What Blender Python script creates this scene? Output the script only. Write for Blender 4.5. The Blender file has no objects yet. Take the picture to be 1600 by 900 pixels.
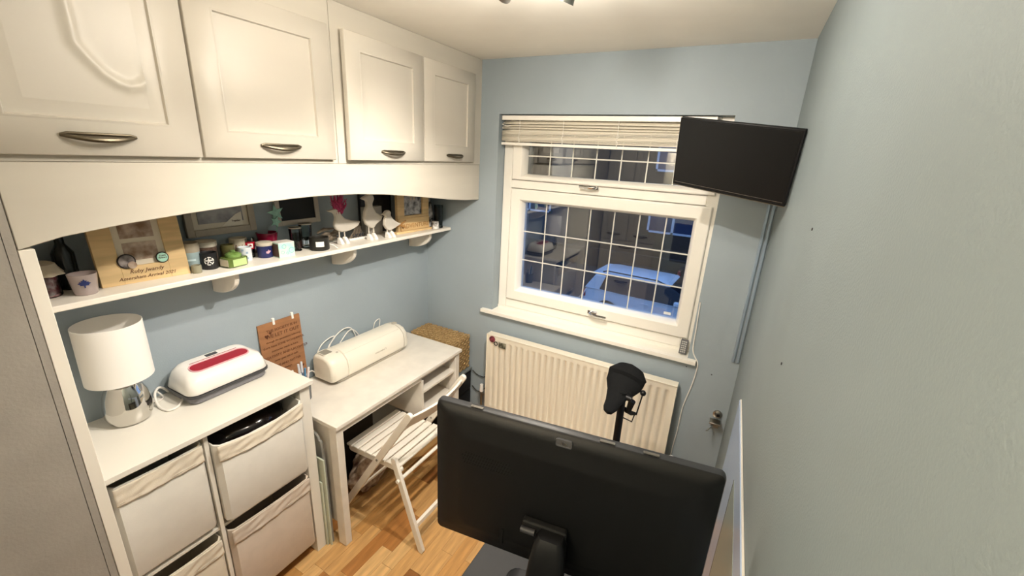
import bpy, bmesh, math, random
from mathutils import Vector, Matrix
random.seed(7)
PI = math.pi
# ------------------------------------------------------------------ camera
F = 656.0
R3 = Matrix(((0.87520611, 0.18860502, -0.44546875),
             (0.48109979, -0.24309316, 0.84228778),
             (0.0505693, -0.95149034, -0.30349446)))
CAM = Vector((0, 0, 2.0))
cd = bpy.data.cameras.new('camera'); cam = bpy.data.objects.new('camera', cd)
bpy.context.scene.collection.objects.link(cam)
cd.sensor_width = 36; cd.lens = F / 1600 * 36; cd.clip_start = 0.02; cd.clip_end = 200
cam.matrix_world = Matrix(((R3[0][0], -R3[0][1], -R3[0][2], CAM.x),
                           (R3[1][0], -R3[1][1], -R3[1][2], CAM.y),
                           (R3[2][0], -R3[2][1], -R3[2][2], CAM.z), (0, 0, 0, 1)))
S = bpy.context.scene
S.camera = cam
S.view_settings.view_transform = 'Standard'; S.view_settings.look = 'None'
S.view_settings.gamma = 1; S.view_settings.use_curve_mapping = False
S.view_settings.exposure = 1.2
# ------------------------------------------------------------------ sky at dusk
w = bpy.data.worlds.new('dusk'); S.world = w; w.use_nodes = True
nt = w.node_tree; nt.nodes.clear()
o_ = nt.nodes.new('ShaderNodeOutputWorld'); b_ = nt.nodes.new('ShaderNodeBackground')
tc = nt.nodes.new('ShaderNodeTexCoord'); sx = nt.nodes.new('ShaderNodeSeparateXYZ'); cr = nt.nodes.new('ShaderNodeValToRGB')
nt.links.new(tc.outputs['Generated'], sx.inputs[0]); nt.links.new(sx.outputs['Z'], cr.inputs[0])
cr.color_ramp.elements[0].position = 0.0; cr.color_ramp.elements[0].color = (0.19, 0.28, 0.50, 1)
cr.color_ramp.elements[1].position = 0.6; cr.color_ramp.elements[1].color = (0.16, 0.27, 0.56, 1)
nt.links.new(cr.outputs[0], b_.inputs[0]); b_.inputs[1].default_value = 1.7
nt.links.new(b_.outputs[0], o_.inputs[0])
# ------------------------------------------------------------------ ceiling spot lamps (heads built below, in lamp section)
WARM = (1.0, 0.92, 0.82)
HEADS = [  # pivot, aim target, watts, cone, blend
    ((-0.665, 1.165, 2.455), (-1.50, 1.53, 1.97), 8.0, 44, 1.0),
    ((-0.515, 1.220, 2.455), (-1.35, 1.45, 0.70), 32, 108, .65),
    ((-0.80, 0.86, 2.455), (-1.60, 0.75, 0.70), 12, 90, .8),
    ((-0.52, 0.82, 2.455), (-0.55, 2.35, 1.10), 16, 100, .8)]
LAMP_SPILL = 4.4
FILL_WATTS = 17  # strength of the added fill lamp, unseen behind the camera
# ------------------------------------------------------------------ helpers
COL = S.collection
def srgb(c):
    if isinstance(c, str):
        c = [int(c[i:i+2], 16) / 255 for i in (0, 2, 4)]
    return tuple(x / 12.92 if x <= 0.04045 else ((x + 0.055) / 1.055) ** 2.4 for x in c[:3]) + (1,)
_m = {}
def mat(name, col, rough=0.5, metal=0.0, var=0.0, vscale=8, bump=0.0, bscale=200, col2=None, stretch=(1, 1, 1),
        coat=0.0, trans=0.0, ior=1.45, emit=None, es=0.0, spec=0.5, sheen=0.0, detail=3):
    if name in _m: return _m[name]
    m = bpy.data.materials.new(name); m.use_nodes = True; n = m.node_tree
    p = n.nodes['Principled BSDF']
    p.inputs['Roughness'].default_value = rough; p.inputs['Metallic'].default_value = metal
    p.inputs['Coat Weight'].default_value = coat; p.inputs['Transmission Weight'].default_value = trans
    p.inputs['IOR'].default_value = ior; p.inputs['Specular IOR Level'].default_value = spec
    p.inputs['Sheen Weight'].default_value = sheen
    c = srgb(col)
    tcn = n.nodes.new('ShaderNodeTexCoord'); mp = n.nodes.new('ShaderNodeMapping'); mp.inputs['Scale'].default_value = stretch
    n.links.new(tcn.outputs['Object'], mp.inputs[0])
    if var > 0 or col2:
        no = n.nodes.new('ShaderNodeTexNoise'); no.inputs['Scale'].default_value = vscale; no.inputs['Detail'].default_value = detail
        n.links.new(mp.outputs[0], no.inputs['Vector'])
        r = n.nodes.new('ShaderNodeValToRGB')
        r.color_ramp.elements[0].position = 0.35; r.color_ramp.elements[1].position = 0.65
        if col2: a, b = c, srgb(col2)
        else:
            a = tuple(x * (1 - var) for x in c[:3]) + (1,); b = tuple(min(1, x * (1 + var)) for x in c[:3]) + (1,)
        r.color_ramp.elements[0].color = a; r.color_ramp.elements[1].color = b
        n.links.new(no.outputs[0], r.inputs[0]); n.links.new(r.outputs[0], p.inputs['Base Color'])
    else: p.inputs['Base Color'].default_value = c
    if bump > 0:
        nb = n.nodes.new('ShaderNodeTexNoise'); nb.inputs['Scale'].default_value = bscale; nb.inputs['Detail'].default_value = 3
        n.links.new(mp.outputs[0], nb.inputs['Vector'])
        bp = n.nodes.new('ShaderNodeBump'); bp.inputs['Strength'].default_value = bump; bp.inputs['Distance'].default_value = 0.002
        n.links.new(nb.outputs[0], bp.inputs['Height']); n.links.new(bp.outputs[0], p.inputs['Normal'])
    if emit: p.inputs['Emission Color'].default_value = srgb(emit); p.inputs['Emission Strength'].default_value = es
    _m[name] = m; return m
def glass(name, tint='ffffff', ior=1.45, rough=0.0):
    if name in _m: return _m[name]
    m = bpy.data.materials.new(name); m.use_nodes = True; n = m.node_tree; n.nodes.clear()
    o = n.nodes.new('ShaderNodeOutputMaterial'); mx = n.nodes.new('ShaderNodeMixShader')
    fr = n.nodes.new('ShaderNodeFresnel'); fr.inputs[0].default_value = ior
    t = n.nodes.new('ShaderNodeBsdfTransparent'); t.inputs[0].default_value = srgb(tint)
    g = n.nodes.new('ShaderNodeBsdfGlossy'); g.inputs['Roughness'].default_value = rough
    n.links.new(fr.outputs[0], mx.inputs[0]); n.links.new(t.outputs[0], mx.inputs[1]); n.links.new(g.outputs[0], mx.inputs[2])
    n.links.new(mx.outputs[0], o.inputs[0]); _m[name] = m; return m

class MB:
    def __init__(s): s.bm = bmesh.new(); s.mi = 0
    def _tag(s, faces):
        for f in faces: f.material_index = s.mi
    def quad(s, pts):
        f = s.bm.faces.new([s.bm.verts.new(p) for p in pts]); f.material_index = s.mi; return s
    def box(s, x0, x1, y0, y1, z0, z1, M=None):
        vs = [s.bm.verts.new((x, y, z)) for x in (x0, x1) for y in (y0, y1) for z in (z0, z1)]
        fs = [s.bm.faces.new([vs[i] for i in q]) for q in ((0,1,3,2),(4,6,7,5),(0,4,5,1),(2,3,7,6),(0,2,6,4),(1,5,7,3))]
        s._tag(fs)
        if M: bmesh.ops.transform(s.bm, matrix=M, verts=vs)
        return s
    def prism(s, poly, a, b, axis='x'):   # poly in the other two axes (order xyz minus axis)
        def mk(p, t):
            return {'x': (t, p[0], p[1]), 'y': (p[0], t, p[1]), 'z': (p[0], p[1], t)}[axis]
        A = [s.bm.verts.new(mk(p, a)) for p in poly]; B = [s.bm.verts.new(mk(p, b)) for p in poly]
        fs = [s.bm.faces.new(A), s.bm.faces.new(B[::-1])]
        for i in range(len(poly)):
            j = (i + 1) % len(poly); fs.append(s.bm.faces.new((A[i], B[i], B[j], A[j])))
        s._tag(fs); return s
    def rings(s, rings, close=True, caps=True):
        R = [[s.bm.verts.new(p) for p in r] for r in rings]; fs = []
        n = len(R[0])
        for a, b in zip(R, R[1:]):
            for i in range(n if close else n - 1):
                j = (i + 1) % n; fs.append(s.bm.faces.new((a[i], a[j], b[j], b[i])))
        if caps and close:
            fs.append(s.bm.faces.new(R[0][::-1])); fs.append(s.bm.faces.new(R[-1]))
        s._tag(fs); return s
    def lathe(s, prof, c=(0, 0, 0), seg=24, caps=True):
        return s.rings([[(c[0] + r * math.cos(2*PI*i/seg), c[1] + r * math.sin(2*PI*i/seg), c[2] + z) for i in range(seg)] for r, z in prof], caps=caps)
    def cyl(s, p0, p1, r0, r1=None, seg=14):
        return s.tube([p0, p1], [r0, r0 if r1 is None else r1], seg)
    def tube(s, pts, r, seg=10):
        pts = [Vector(p) for p in pts]; n = len(pts)
        if not isinstance(r, (list, tuple)): r = [r] * n
        t0 = (pts[1] - pts[0]).normalized(); up = Vector((0, 0, 1)) if abs(t0.z) < 0.9 else Vector((1, 0, 0))
        u = t0.cross(up).normalized(); rg = []
        for i, p in enumerate(pts):
            t = (pts[min(i+1, n-1)] - pts[max(i-1, 0)]).normalized()
            u = (u - t * u.dot(t)).normalized(); v = t.cross(u)
            rg.append([p + (u * math.cos(2*PI*k/seg) + v * math.sin(2*PI*k/seg)) * r[i] for k in range(seg)])
        return s.rings(rg)
    def ball(s, c, r, sx=1, sy=1, sz=1, seg=16):
        res = bmesh.ops.create_uvsphere(s.bm, u_segments=seg, v_segments=max(6, seg // 2), radius=r)
        bmesh.ops.transform(s.bm, matrix=Matrix.Translation(c) @ Matrix.Diagonal((sx, sy, sz, 1)), verts=res['verts'])
        for v in res['verts']:
            for f in v.link_faces: f.material_index = s.mi
        return s
    def grid(s, fn, nu, nv):
        V = [[s.bm.verts.new(fn(i / nu, j / nv)) for j in range(nv + 1)] for i in range(nu + 1)]
        for i in range(nu):
            for j in range(nv):
                f = s.bm.faces.new((V[i][j], V[i+1][j], V[i+1][j+1], V[i][j+1])); f.material_index = s.mi
        return s
    def xf(s, M): bmesh.ops.transform(s.bm, matrix=M, verts=s.bm.verts); return s
    def build(s, name, mats, parent=None, world=True, smooth=True, bev=0.0, bseg=2, tag=None, angle=0.6, sub=0, solid=0):
        if parent is not None and world: s.xf(W(parent).inverted())
        bmesh.ops.recalc_face_normals(s.bm, faces=s.bm.faces)
        me = bpy.data.meshes.new(name); s.bm.to_mesh(me); s.bm.free()
        if not isinstance(mats, (list, tuple)): mats = [mats]
        for m in mats: me.materials.append(m)
        if smooth:
            me.polygons.foreach_set('use_smooth', [True] * len(me.polygons))
            try: me.set_sharp_from_angle(angle=angle)
            except Exception: pass
        o = bpy.data.objects.new(name, me); COL.objects.link(o)
        if parent is not None: o.parent = parent
        if solid:
            d = o.modifiers.new('thick', 'SOLIDIFY'); d.thickness = solid; d.offset = 0
        if bev > 0:
            b = o.modifiers.new('bevel', 'BEVEL'); b.width = bev; b.segments = bseg; b.limit_method = 'ANGLE'; b.angle_limit = 0.6
        if sub:
            d = o.modifiers.new('sub', 'SUBSURF'); d.levels = sub; d.render_levels = sub
        return o
def W(o):
    m = o.matrix_basis.copy()
    while o.parent: o = o.parent; m = o.matrix_basis @ m
    return m
def thing(name, label, cat, loc=(0, 0, 0), rz=0, group=None, rot=None):
    o = bpy.data.objects.new(name, None); COL.objects.link(o); o.empty_display_size = 0.05
    o.location = loc; o.rotation_euler = rot if rot else (0, 0, rz)
    o['label'] = label; o['category'] = cat
    if group: o['group'] = group
    return o
def tag(o, label, cat, group=None):
    o['label'] = label; o['category'] = cat
    if group: o['group'] = group
    return o
def struct(o): o['kind'] = 'structure'; return o
def copy_tree(o, parent=None):
    c = o.copy(); COL.objects.link(c)
    if parent: c.parent = parent
    for ch in list(o.children): copy_tree(ch, c)
    return c
def text(name, body, size, M, m, parent, depth=0.0008, shear=0, align='CENTER', world=True):
    cu = bpy.data.curves.new(name, 'FONT'); cu.body = body; cu.size = size; cu.align_x = align; cu.align_y = 'CENTER'
    cu.extrude = depth / 2; cu.shear = shear; cu.resolution_u = 2
    t = bpy.data.objects.new(name, cu); COL.objects.link(t)
    me = bpy.data.meshes.new_from_object(t.evaluated_get(bpy.context.evaluated_depsgraph_get()))
    bpy.data.objects.remove(t); bpy.data.curves.remove(cu)
    me.transform((W(parent).inverted() if world and parent else Matrix()) @ M); me.materials.clear(); me.materials.append(m); me.name = name
    o = bpy.data.objects.new(name, me); COL.objects.link(o); o.parent = parent; return o
def frame_M(origin, xdir, ydir):
    x = Vector(xdir).normalized(); y = Vector(ydir); y = (y - x * y.dot(x)).normalized(); z = x.cross(y)
    M = Matrix((x, y, z)).transposed().to_4x4(); M.translation = Vector(origin); return M
# ------------------------------------------------------------------ materials
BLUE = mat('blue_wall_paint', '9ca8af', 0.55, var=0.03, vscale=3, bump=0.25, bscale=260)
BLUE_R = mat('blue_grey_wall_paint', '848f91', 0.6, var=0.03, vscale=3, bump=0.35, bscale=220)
GREY = mat('taupe_wall_paint', 'a09a91', 0.65, var=0.05, vscale=7, bump=0.35, bscale=120)
CEIL = mat('ceiling_paint', 'f5f1e7', 0.8, var=0.01, bump=0.1)
CREAM = mat('cream_vinyl', 'c6c0b4', 0.38, var=0.02, vscale=5, bump=0.05, bscale=300, stretch=(1, .2, 1))
CARC = mat('cream_woodgrain', 'c6c0b3', 0.45, var=0.035, vscale=9, bump=0.06, bscale=150, stretch=(1, .15, 1))
WHITE = mat('white_laminate', 'e6e2d8', 0.35, var=0.015, vscale=4)
DESKW = mat('white_painted_desk', 'e3ddd2', 0.4, var=0.04, vscale=12, bump=0.04, bscale=90)
UPVC = mat('white_upvc', 'f2eee4', 0.3)
SATIN = mat('white_enamel', 'eee8dc', 0.35)
SHADE = mat('white_lamp_fabric', 'f2efe9', 0.8, bump=0.1, bscale=500)
STEEL = mat('brushed_steel', 'a8a49c', 0.3, metal=1, var=0.08, vscale=40)
PEWTER = mat('pewter', '6b6455', 0.38, metal=1)
CHROME = mat('chrome', 'd8d8d8', 0.05, metal=1)
BLACK = mat('black_plastic', '101011', 0.45, spec=.35)
BLACKM = mat('matte_black', '151515', 0.7, bump=0.1, bscale=400)
SHELLM = mat('monitor_shell', '0a0a0b', 0.5, bump=0.05, bscale=600)
SCREEN = mat('dark_screen', '0f1011', 0.28)
CANVAS = mat('cream_canvas', 'ded4c2', 0.85, var=0.04, vscale=20, bump=0.35, bscale=420)
CANVASW = mat('white_canvas', 'e0ddd5', 0.85, var=0.02, vscale=20, bump=0.3, bscale=420)
CANVAST = mat('taupe_canvas', 'cfc2b4', 0.85, var=0.03, vscale=20, bump=0.3, bscale=420)
DARK = mat('dark_interior', '1c1715', 0.7)
GLOSSB = mat('glossy_black', '120c0c', 0.12)
BRASSW = mat('pale_oak', 'dabb88', 0.55, var=0.12, vscale=7, stretch=(3, .6, 6), bump=0.05)
OAK2 = mat('mid_oak', 'b3834a', 0.5, var=0.15, vscale=8, stretch=(3, .5, 6))
PLAQ = mat('brown_slate_wood', '9a6c48', 0.6, var=0.12, vscale=10, stretch=(1, 1, 4))
BURN = mat('engraved_brown', '5b321a', 0.7)
RED = mat('raspberry_red', '9c0c28', 0.35)
GR = mat('mid_grey_plastic', '77767a', 0.4); DGR = mat('dark_grey_plastic', '3d3d40', 0.4)
GLOSSW = mat('gloss_white_plastic', 'f3f0ea', 0.15, coat=0.4)
EGG = mat('eggshell_plastic', 'ebe5d6', 0.3)
EGGD = mat('warm_grey_plastic', 'bdb6a8', 0.4)
CLEAR = glass('clear_glass', 'e6ecec', 1.5)
WGLASS = glass('window_glass', 'dfe6e8', 2.5)
WCAB = mat('white_cable', 'eeeae2', 0.4); BCAB = mat('black_cable', '101010', 0.5)
# ------------------------------------------------------------------ the room
XL, XR, YB, ZC, YF = -1.96, 0.141, 2.35, 2.526, -1.1
OX0, OX1, OZ0, OZ1 = -1.392, -0.112, 0.965, 2.226     # window opening
fl = struct(MB().box(XL - .1, XR + .1, YF - .1, YB + .15, -0.06, -0.012).build('floor', mat('floor_base', '6b4a2c', 0.7), smooth=False))
# planks: strips run along y
pm = [mat('floor_wood_%s' % k, c, 0.32, var=0.16, vscale=5, stretch=(9, 1, 9), coat=0.15, bump=0.03, bscale=60) for k, c in
      (('honey', 'bf8f55'), ('amber', 'aa7540'), ('pale', 'd3ab74'), ('walnut', '8f5f33'), ('sand', 'c79b63'))]
cache = {}
stuff = MB(); npl = 0
x = XL
while x < XR:
    y = YF + random.uniform(-.3, 0)
    while y < YB:
        L = random.choice((.24, .32, .40, .48))
        k = random.choices(range(5), (4, 3, 2, 1.5, 3))[0]
        y1 = min(y + L, YB)
        if y1 - y > .02:
            if y1 > 0.62 and x < -0.35 and npl < 290:
                key = (round(y1 - y, 3), k)
                if key in cache:
                    o = bpy.data.objects.new('plank', cache[key]); COL.objects.link(o); o.parent = fl
                else:
                    o = MB().box(.0005, .0695, .0005, y1 - y - .0005, -.012, 0).build('plank', pm[k], fl, world=False, smooth=False, bev=.0006, bseg=1); cache[key] = o.data
                o.location = (x, y, 0); npl += 1
                o.location.z = 0
            else:
                stuff.mi = k; stuff.box(x + .0005, min(x + .0695, XR), max(y, YF) + .0005, y1 - .0005, -.012, 0)
        y = y1
    x += .07
o = stuff.build('plank_field', pm, fl, smooth=False); o['kind'] = 'stuff'
struct(MB().box(XL - .1, XR + .1, YF - .1, YB + .15, ZC, ZC + .1).build('ceiling', CEIL, smooth=False))
struct(MB().box(XL - .1, XL, YF, YB + .15, 0, ZC).build('wall_left', BLUE, smooth=False))
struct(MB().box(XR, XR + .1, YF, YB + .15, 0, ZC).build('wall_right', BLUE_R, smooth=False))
struct(MB().box(XL - .1, XR + .1, YF - .1, YF, 0, ZC).build('wall_front', BLUE, smooth=False))
wb = MB()
wb.box(XL, OX0, YB, YB + .25, 0, ZC).box(OX1, XR, YB, YB + .25, 0, ZC).box(OX0, OX1, YB, YB + .25, OZ1, ZC).box(OX0, OX1, YB, YB + .25, 0, OZ0)
struct(wb.build('wall_back', BLUE, smooth=False))
# taupe boxed-in nib beside the fitted furniture, flush with its front
struct(MB().box(XL, -1.522, -.25, .2835, 0, ZC).build('wall_nib', GREY, smooth=False))
struct(MB().box(XL, -1.5215, .2850, .3015, 0, 1.94).build('trim_1', GREY, smooth=False))
# fitted wardrobe behind the camera (seen mirrored in the window)
wr = thing('fitted_wardrobe', 'cream panelled wardrobe with arched handles, seen only as a reflection in the window', 'wardrobe', (-1.2, -.55, 0))
MB().box(-1.519, -.86, -1.09, -.27, .0, 2.5).build('carcass', CARC, wr)
def panel_face(mb, y0, y1, z0, z1, loops, place):
    """nested rectangles: list of (inset_side, inset_top, inset_bottom, depth)"""
    rs = []
    for (a, t, b, d) in loops:
        rs.append([place(y0 + a, z0 + b, d), place(y1 - a, z0 + b, d), place(y1 - a, z1 - t, d), place(y0 + a, z1 - t, d)])
    mb.rings(rs, caps=True); return mb
LOOPS = lambda s, t, b: [(0, 0, 0, -.022), (0, 0, 0, -.003), (.0025, .0025, .0025, 0), (s, t, b, 0), (s + .003, t + .003, b + .003, .0025), (s + .007, t + .007, b + .007, .0025),
                         (s + .010, t + .010, b + .010, -.0055), (s + .013, t + .013, b + .013, -.0055), (s + .045, t + .045, b + .045, -.0005)]
def handle(name, parent, c, along, out, L=.145, m=PEWTER):
    c = Vector(c); along = Vector(along); out = Vector(out); up = Vector((0, 0, 1)); mb = MB()
    a = []; rr = []
    for i in range(13):
        t = i / 12 * 2 - 1
        a.append(c + along * (t * L / 2) + out * (.026 * (1 - t * t) ** .8 + .002) - up * (.010 * (1 - t * t))); rr.append(.0045 + .002 * (1 - t*t))
    mb.tube(a, rr, 8)
    mb.tube([c - along * L / 2 + out * .004, c - along * (L / 2 - .012) + out * .006 + up * .004, c + along * (L / 2 - .012) + out * .006 + up * .004, c + along * L / 2 + out * .004], .0045, 8)
    return mb.build(name, m, parent)
for (xa, xb, za, zb, hz) in ((-1.515, -1.20, 1.05, 2.45, 1.12), (-1.19, -.865, 1.05, 2.45, 1.12), (-1.515, -.865, .62, 1.04, .97), (-1.515, -.865, .12, .60, .52)):
    mb = MB(); panel_face(mb, xa, xb, za, zb, LOOPS(.06, .06, .09), lambda a, b, d: (a, -.248 + d, b))
    d = mb.build('door' if za > 1 else 'drawer', CREAM, wr)
    handle('handle', d, ((xa + xb) / 2, -.248, hz), (1, 0, 0), (0, 1, 0), .17)
# ------------------------------------------------------------------ overhead cabinets
XD = -1.50
DOORS = [(.262, .739), (.746, 1.236), (1.300, 1.785), (1.795, 2.252)]
def bubble(y, z):
    pts = [(.49, 2.36), (.492, 2.205), (.513, 2.173), (.537, 2.143), (.563, 2.125), (.585, 2.119), (.611, 2.126), (.631, 2.145), (.642, 2.186), (.645, 2.266), (.645, 2.36)]
    best = 9
    for (a, b), (c, d) in zip(pts, pts[1:]):
        t = max(0, min(1, ((y-a)*(c-a) + (z-b)*(d-b)) / ((c-a)**2 + (d-b)**2))); best = min(best, math.hypot(y-a-t*(c-a), z-b-t*(d-b)))
    return .0065 * math.exp(-(best / .012) ** 2)
for u, (nm_label, ca, cb, ds) in enumerate((
        ('cream overhead cabinet nearest the camera, its first door blistered, against the taupe wall', .262, 1.262, DOORS[:2]),
        ('cream overhead cabinet at the window end, brightly lit by the ceiling spot', 1.264, YB, DOORS[2:]))):
    t = thing('overhead_cabinet', nm_label, 'cabinet', (-1.7, (ca + cb) / 2, 1.95), group=None)
    MB().box(XL, -1.5225, ca, cb, 1.925, ZC - .001).build('carcass', CARC, t, bev=.001)
    for i, (a, b) in enumerate(ds):
        mb = MB(); z0, z1 = 1.941, 2.431
        ins = .072
        if u == 0 and i == 0:
            L = LOOPS(ins, .06, .082)
            rs = [[(XD + d, a + s_, z0 + bo), (XD + d, b - s_, z0 + bo), (XD + d, b - s_, z1 - tp), (XD + d, a + s_, z1 - tp)] for (s_, tp, bo, d) in L]
            R = [[mb.bm.verts.new(p) for p in r] for r in rs]
            for r1, r2 in zip(R, R[1:]):
                for k in range(4): mb.bm.faces.new((r1[k], r1[(k+1) % 4], r2[(k+1) % 4], r2[k]))
            mb.bm.faces.new(R[0])
            s_, tp, bo, d = L[-1]
            ya, yb_, za, zb = a + s_, b - s_, z0 + bo, z1 - tp
            mb.grid(lambda p, q: (XD + d + bubble(ya + p * (yb_ - ya), za + q * (zb - za)), ya + p * (yb_ - ya), za + q * (zb - za)), 60, 60)
        else:
            k_ = .028 if (u, i) == (1, 0) else 0   # third door hangs slightly ajar
            panel_face(mb, a, b, z0, z1, LOOPS(ins, .06, .078), lambda p, q, d: (XD + d + (b - p) * k_, p, q))
        dr = mb.build('door', CREAM, t, angle=.9)
        hy = {0: .5, 1: 1.0, 2: 1.553, 3: 2.048}[u * 2 + i]
        handle('handle', dr, (XD + (.007 if (u, i) == (1, 0) else 0), hy, 1.990 - .005 * (u * 2 + i)), (0, 1, 0), (1, 0, 0), .15, PEWTER)
# arched pelmet
pz = [(.304, 1.716), (.389, 1.738), (.524, 1.756), (.688, 1.771), (.893, 1.786), (1.05, 1.794), (1.157, 1.797), (1.356, 1.794), (1.52, 1.783), (1.689, 1.766), (1.85, 1.748), (2.015, 1.728), (2.2, 1.712), (YB - .001, 1.706)]
mb = MB().prism(pz + [(YB - .001, 1.924), (.304, 1.924)], -1.541, -1.523, 'x')
tag(mb.build('pelmet', CARC, bev=.002), 'long cream arched board running under the overhead cabinets', 'pelmet')
tag(MB().box(XL, -1.521, .303, .332, 0, 1.7155).build('end_panel', SATIN, bev=.0015), 'white upright end panel between the taupe wall and the drawers unit', 'panel')
# ------------------------------------------------------------------ wall shelf
sh = thing('wall_shelf', 'long white shelf on rounded brackets under the overhead cabinets', 'shelf', (-1.85, 1.3, 1.48))
MB().box(XL + .001, -1.735, .334, 2.335, 1.480, 1.4995).build('board', SATIN, sh, bev=.003)
for y in (.925, 1.54, 2.17):
    pr = [(XL + .001, 1.4795), (-1.775, 1.4795)]
    for k in range(1, 9):
        a = k / 9 * PI / 2; pr.append((-1.775 - .175 * (1 - math.cos(a)) , 1.4595 - .095 * math.sin(a)))
    pr += [(XL + .015, 1.363), (XL + .001, 1.363)]
    MB().prism(pr, y - .010, y + .010, 'y').build('bracket', SATIN, sh, bev=.002)
ZS = 1.4997
# ------------------------------------------------------------------ items on the shelf
def lathe_part(name, prof, c, m, parent, seg=24, **k): return MB().lathe(prof, c, seg).build(name, m, parent, **k)
def jar_profile(r, h, t=.003): return [(r * .92, 0), (r, .004), (r, h), (r - t, h), (r - t, .008), (0.001, .008)]
rv = mat('red_sweets', 'a13a44', 0.4, col2='e8c9c4', vscale=70)
t = thing('sweet_jar', 'jar of pink and red sweets under a cream cloth cap, at the end panel', 'jar', (-1.864, .404, ZS))
lathe_part('sweets', [(.030, .002), (.033, .01), (.033, .072), (.001, .075)], t.location, rv, t)
lathe_part('glass_body', jar_profile(.036, .088), t.location, CLEAR, t)
mb = MB(); n = 40
mb.rings([[(t.location.x + (r * (1 + w * math.sin(i * PI / 2.5))) * math.cos(2*PI*i/n), t.location.y + (r * (1 + w * math.sin(i * PI / 2.5))) * math.sin(2*PI*i/n), ZS + z) for i in range(n)]
          for r, z, w in ((.050, .070, .10), (.049, .073, .09), (.041, .090, .03), (.035, .104, 0), (.02, .111, 0), (.001, .112, 0))])
mb.build('cloth_cap', mat('cream_cloth', 'cbbfa8', .9, bump=.3, bscale=300), t)
# brown bottles behind
t = thing('dark_bottle', 'dark tall bottle in the shade behind the cloth-capped jar', 'bottle', (-1.915, .475, ZS))
lathe_part('bottle_body', [(.025, 0), (.028, .004), (.028, .12), (.012, .15), (.011, .19), (.001, .19)], t.location, mat('dark_bottle_glass', '1f2220', .1), t)
lathe_part('cap', [(.0125, .185), (.0125, .205), (.001, .206)], t.location, BLACK, t)
t = thing('maple_leaf_candle', 'pink frosted glass candle with a blue maple leaf, left of the name frame', 'candle', (-1.812, .480, ZS))
c = t.location
lathe_part('wax', [(.026, .004), (.031, .052), (.001, .053)], c, mat('pink_wax', 'd6b4b0', .5), t)
lathe_part('glass_body', [(.026, 0), (.029, .004), (.036, .068), (.033, .068), (.028, .01), (.001, .008)], c, mat('frosted_pink_glass', 'ddcfcb', .12, trans=.5), t)
leaf = [(0, 1), (.18, .62), (.42, .72), (.36, .38), (.7, .48), (.62, .3), (1, .1), (.62, -.12), (.66, -.32), (.12, -.3), (.08, -.8), (-.08, -.8), (-.12, -.3), (-.66, -.32), (-.62, -.12), (-1, .1), (-.62, .3), (-.7, .48), (-.36, .38), (-.42, .72), (-.18, .62)]
def decal(poly, size, c, r, z, ang, parent, name, m, thick=.0008, squash=1):
    """flat cut-out wrapped on a cylinder of radius r around c at height z, facing angle ang"""
    mb = MB(); A = []; B = []
    if len(poly) == 4 and (max(p[0] for p in poly) - min(p[0] for p in poly)) * size / r > .3:   # wide label: strips that follow the curve
        u0 = min(p[0] for p in poly); u1 = max(p[0] for p in poly); v0 = min(p[1] for p in poly); v1 = max(p[1] for p in poly)
        def lf(a, b):
            th = ang + (u0 + a * (u1 - u0)) * size / r; return (c[0] + (r + thick) * math.cos(th), c[1] + (r + thick) * math.sin(th), z + (v0 + b * (v1 - v0)) * size)
        return mb.grid(lf, 14, 1).build(name, m, parent)
    for (u, v) in poly:
        th = ang + (u * size) / r
        for L_, rr in ((A, r - .0003), (B, r + thick)): L_.append(mb.bm.verts.new((c[0] + rr * math.cos(th), c[1] + rr * math.sin(th), z + v * size * squash)))
    mb.bm.faces.new(B); mb.bm.faces.new(A[::-1])
    for i in range(len(poly)): j = (i + 1) % len(poly); mb.bm.faces.new((A[i], A[j], B[j], B[i]))
    return mb.build(name, m, parent, smooth=False)
def face_ang(c): return math.atan2(-c[1], -c[0] if False else 0 - c[0])
NAVY = mat('navy_print', '28346c', .5)
decal(leaf, .016, c, .0345, ZS + .040, face_ang(c), t, 'leaf_print', NAVY)
# name frame, leaning
t = thing('name_frame', 'pale oak photo frame engraved with a name and date, leaning on the wall', 'photo frame', (-1.826, .655, ZS), rot=(0, math.radians(-9), math.radians(-4)))
def rect_frame(mb, w, h, b, bb, d, x0=0):   # in local y/z, front facing +x
    mb.box(x0 - d, x0, -w/2, -w/2 + b, 0, h).box(x0 - d, x0, w/2 - b, w/2, 0, h).box(x0 - d, x0, -w/2 + b, w/2 - b, h - b, h).box(x0 - d, x0, -w/2 + b, w/2 - b, 0, bb); return mb
rect_frame(MB(), .256, .30, .060, .060, .020).build('frame', BRASSW, t, world=False, bev=.001)
mb = MB().box(-.014, -.008, -.068, .068, .058, .242); mb.build('mount', mat('cream_card', 'e2d8c4', .7), t, world=False, smooth=False)
PH1 = mat('sepia_photo', '8a6b52', .4, col2='cbb7a4', vscale=26)
PH2 = mat('grey_photo', '4a4b4e', .4, col2='c2c2c2', vscale=30)
for z0, z1 in ((.078, .140), (.155, .215)):
    MB().box(-.008, -.007, -.048, .048, z0, z1).build('photo', PH1, t, world=False, smooth=False)
M = frame_M((.0004, 0, 0), (0, 1, 0), (0, 0, 1))
for s, z in (('Ruby Jwandy', .040), ('Amersham Arrival 2021', .018)):
    M = frame_M((.0004, .0, z), (0, 1, 0), (0, 0, 1)); text('engraving', s, .019 if z > .03 else .017, M, BURN, t, shear=.35, world=False)
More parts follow.
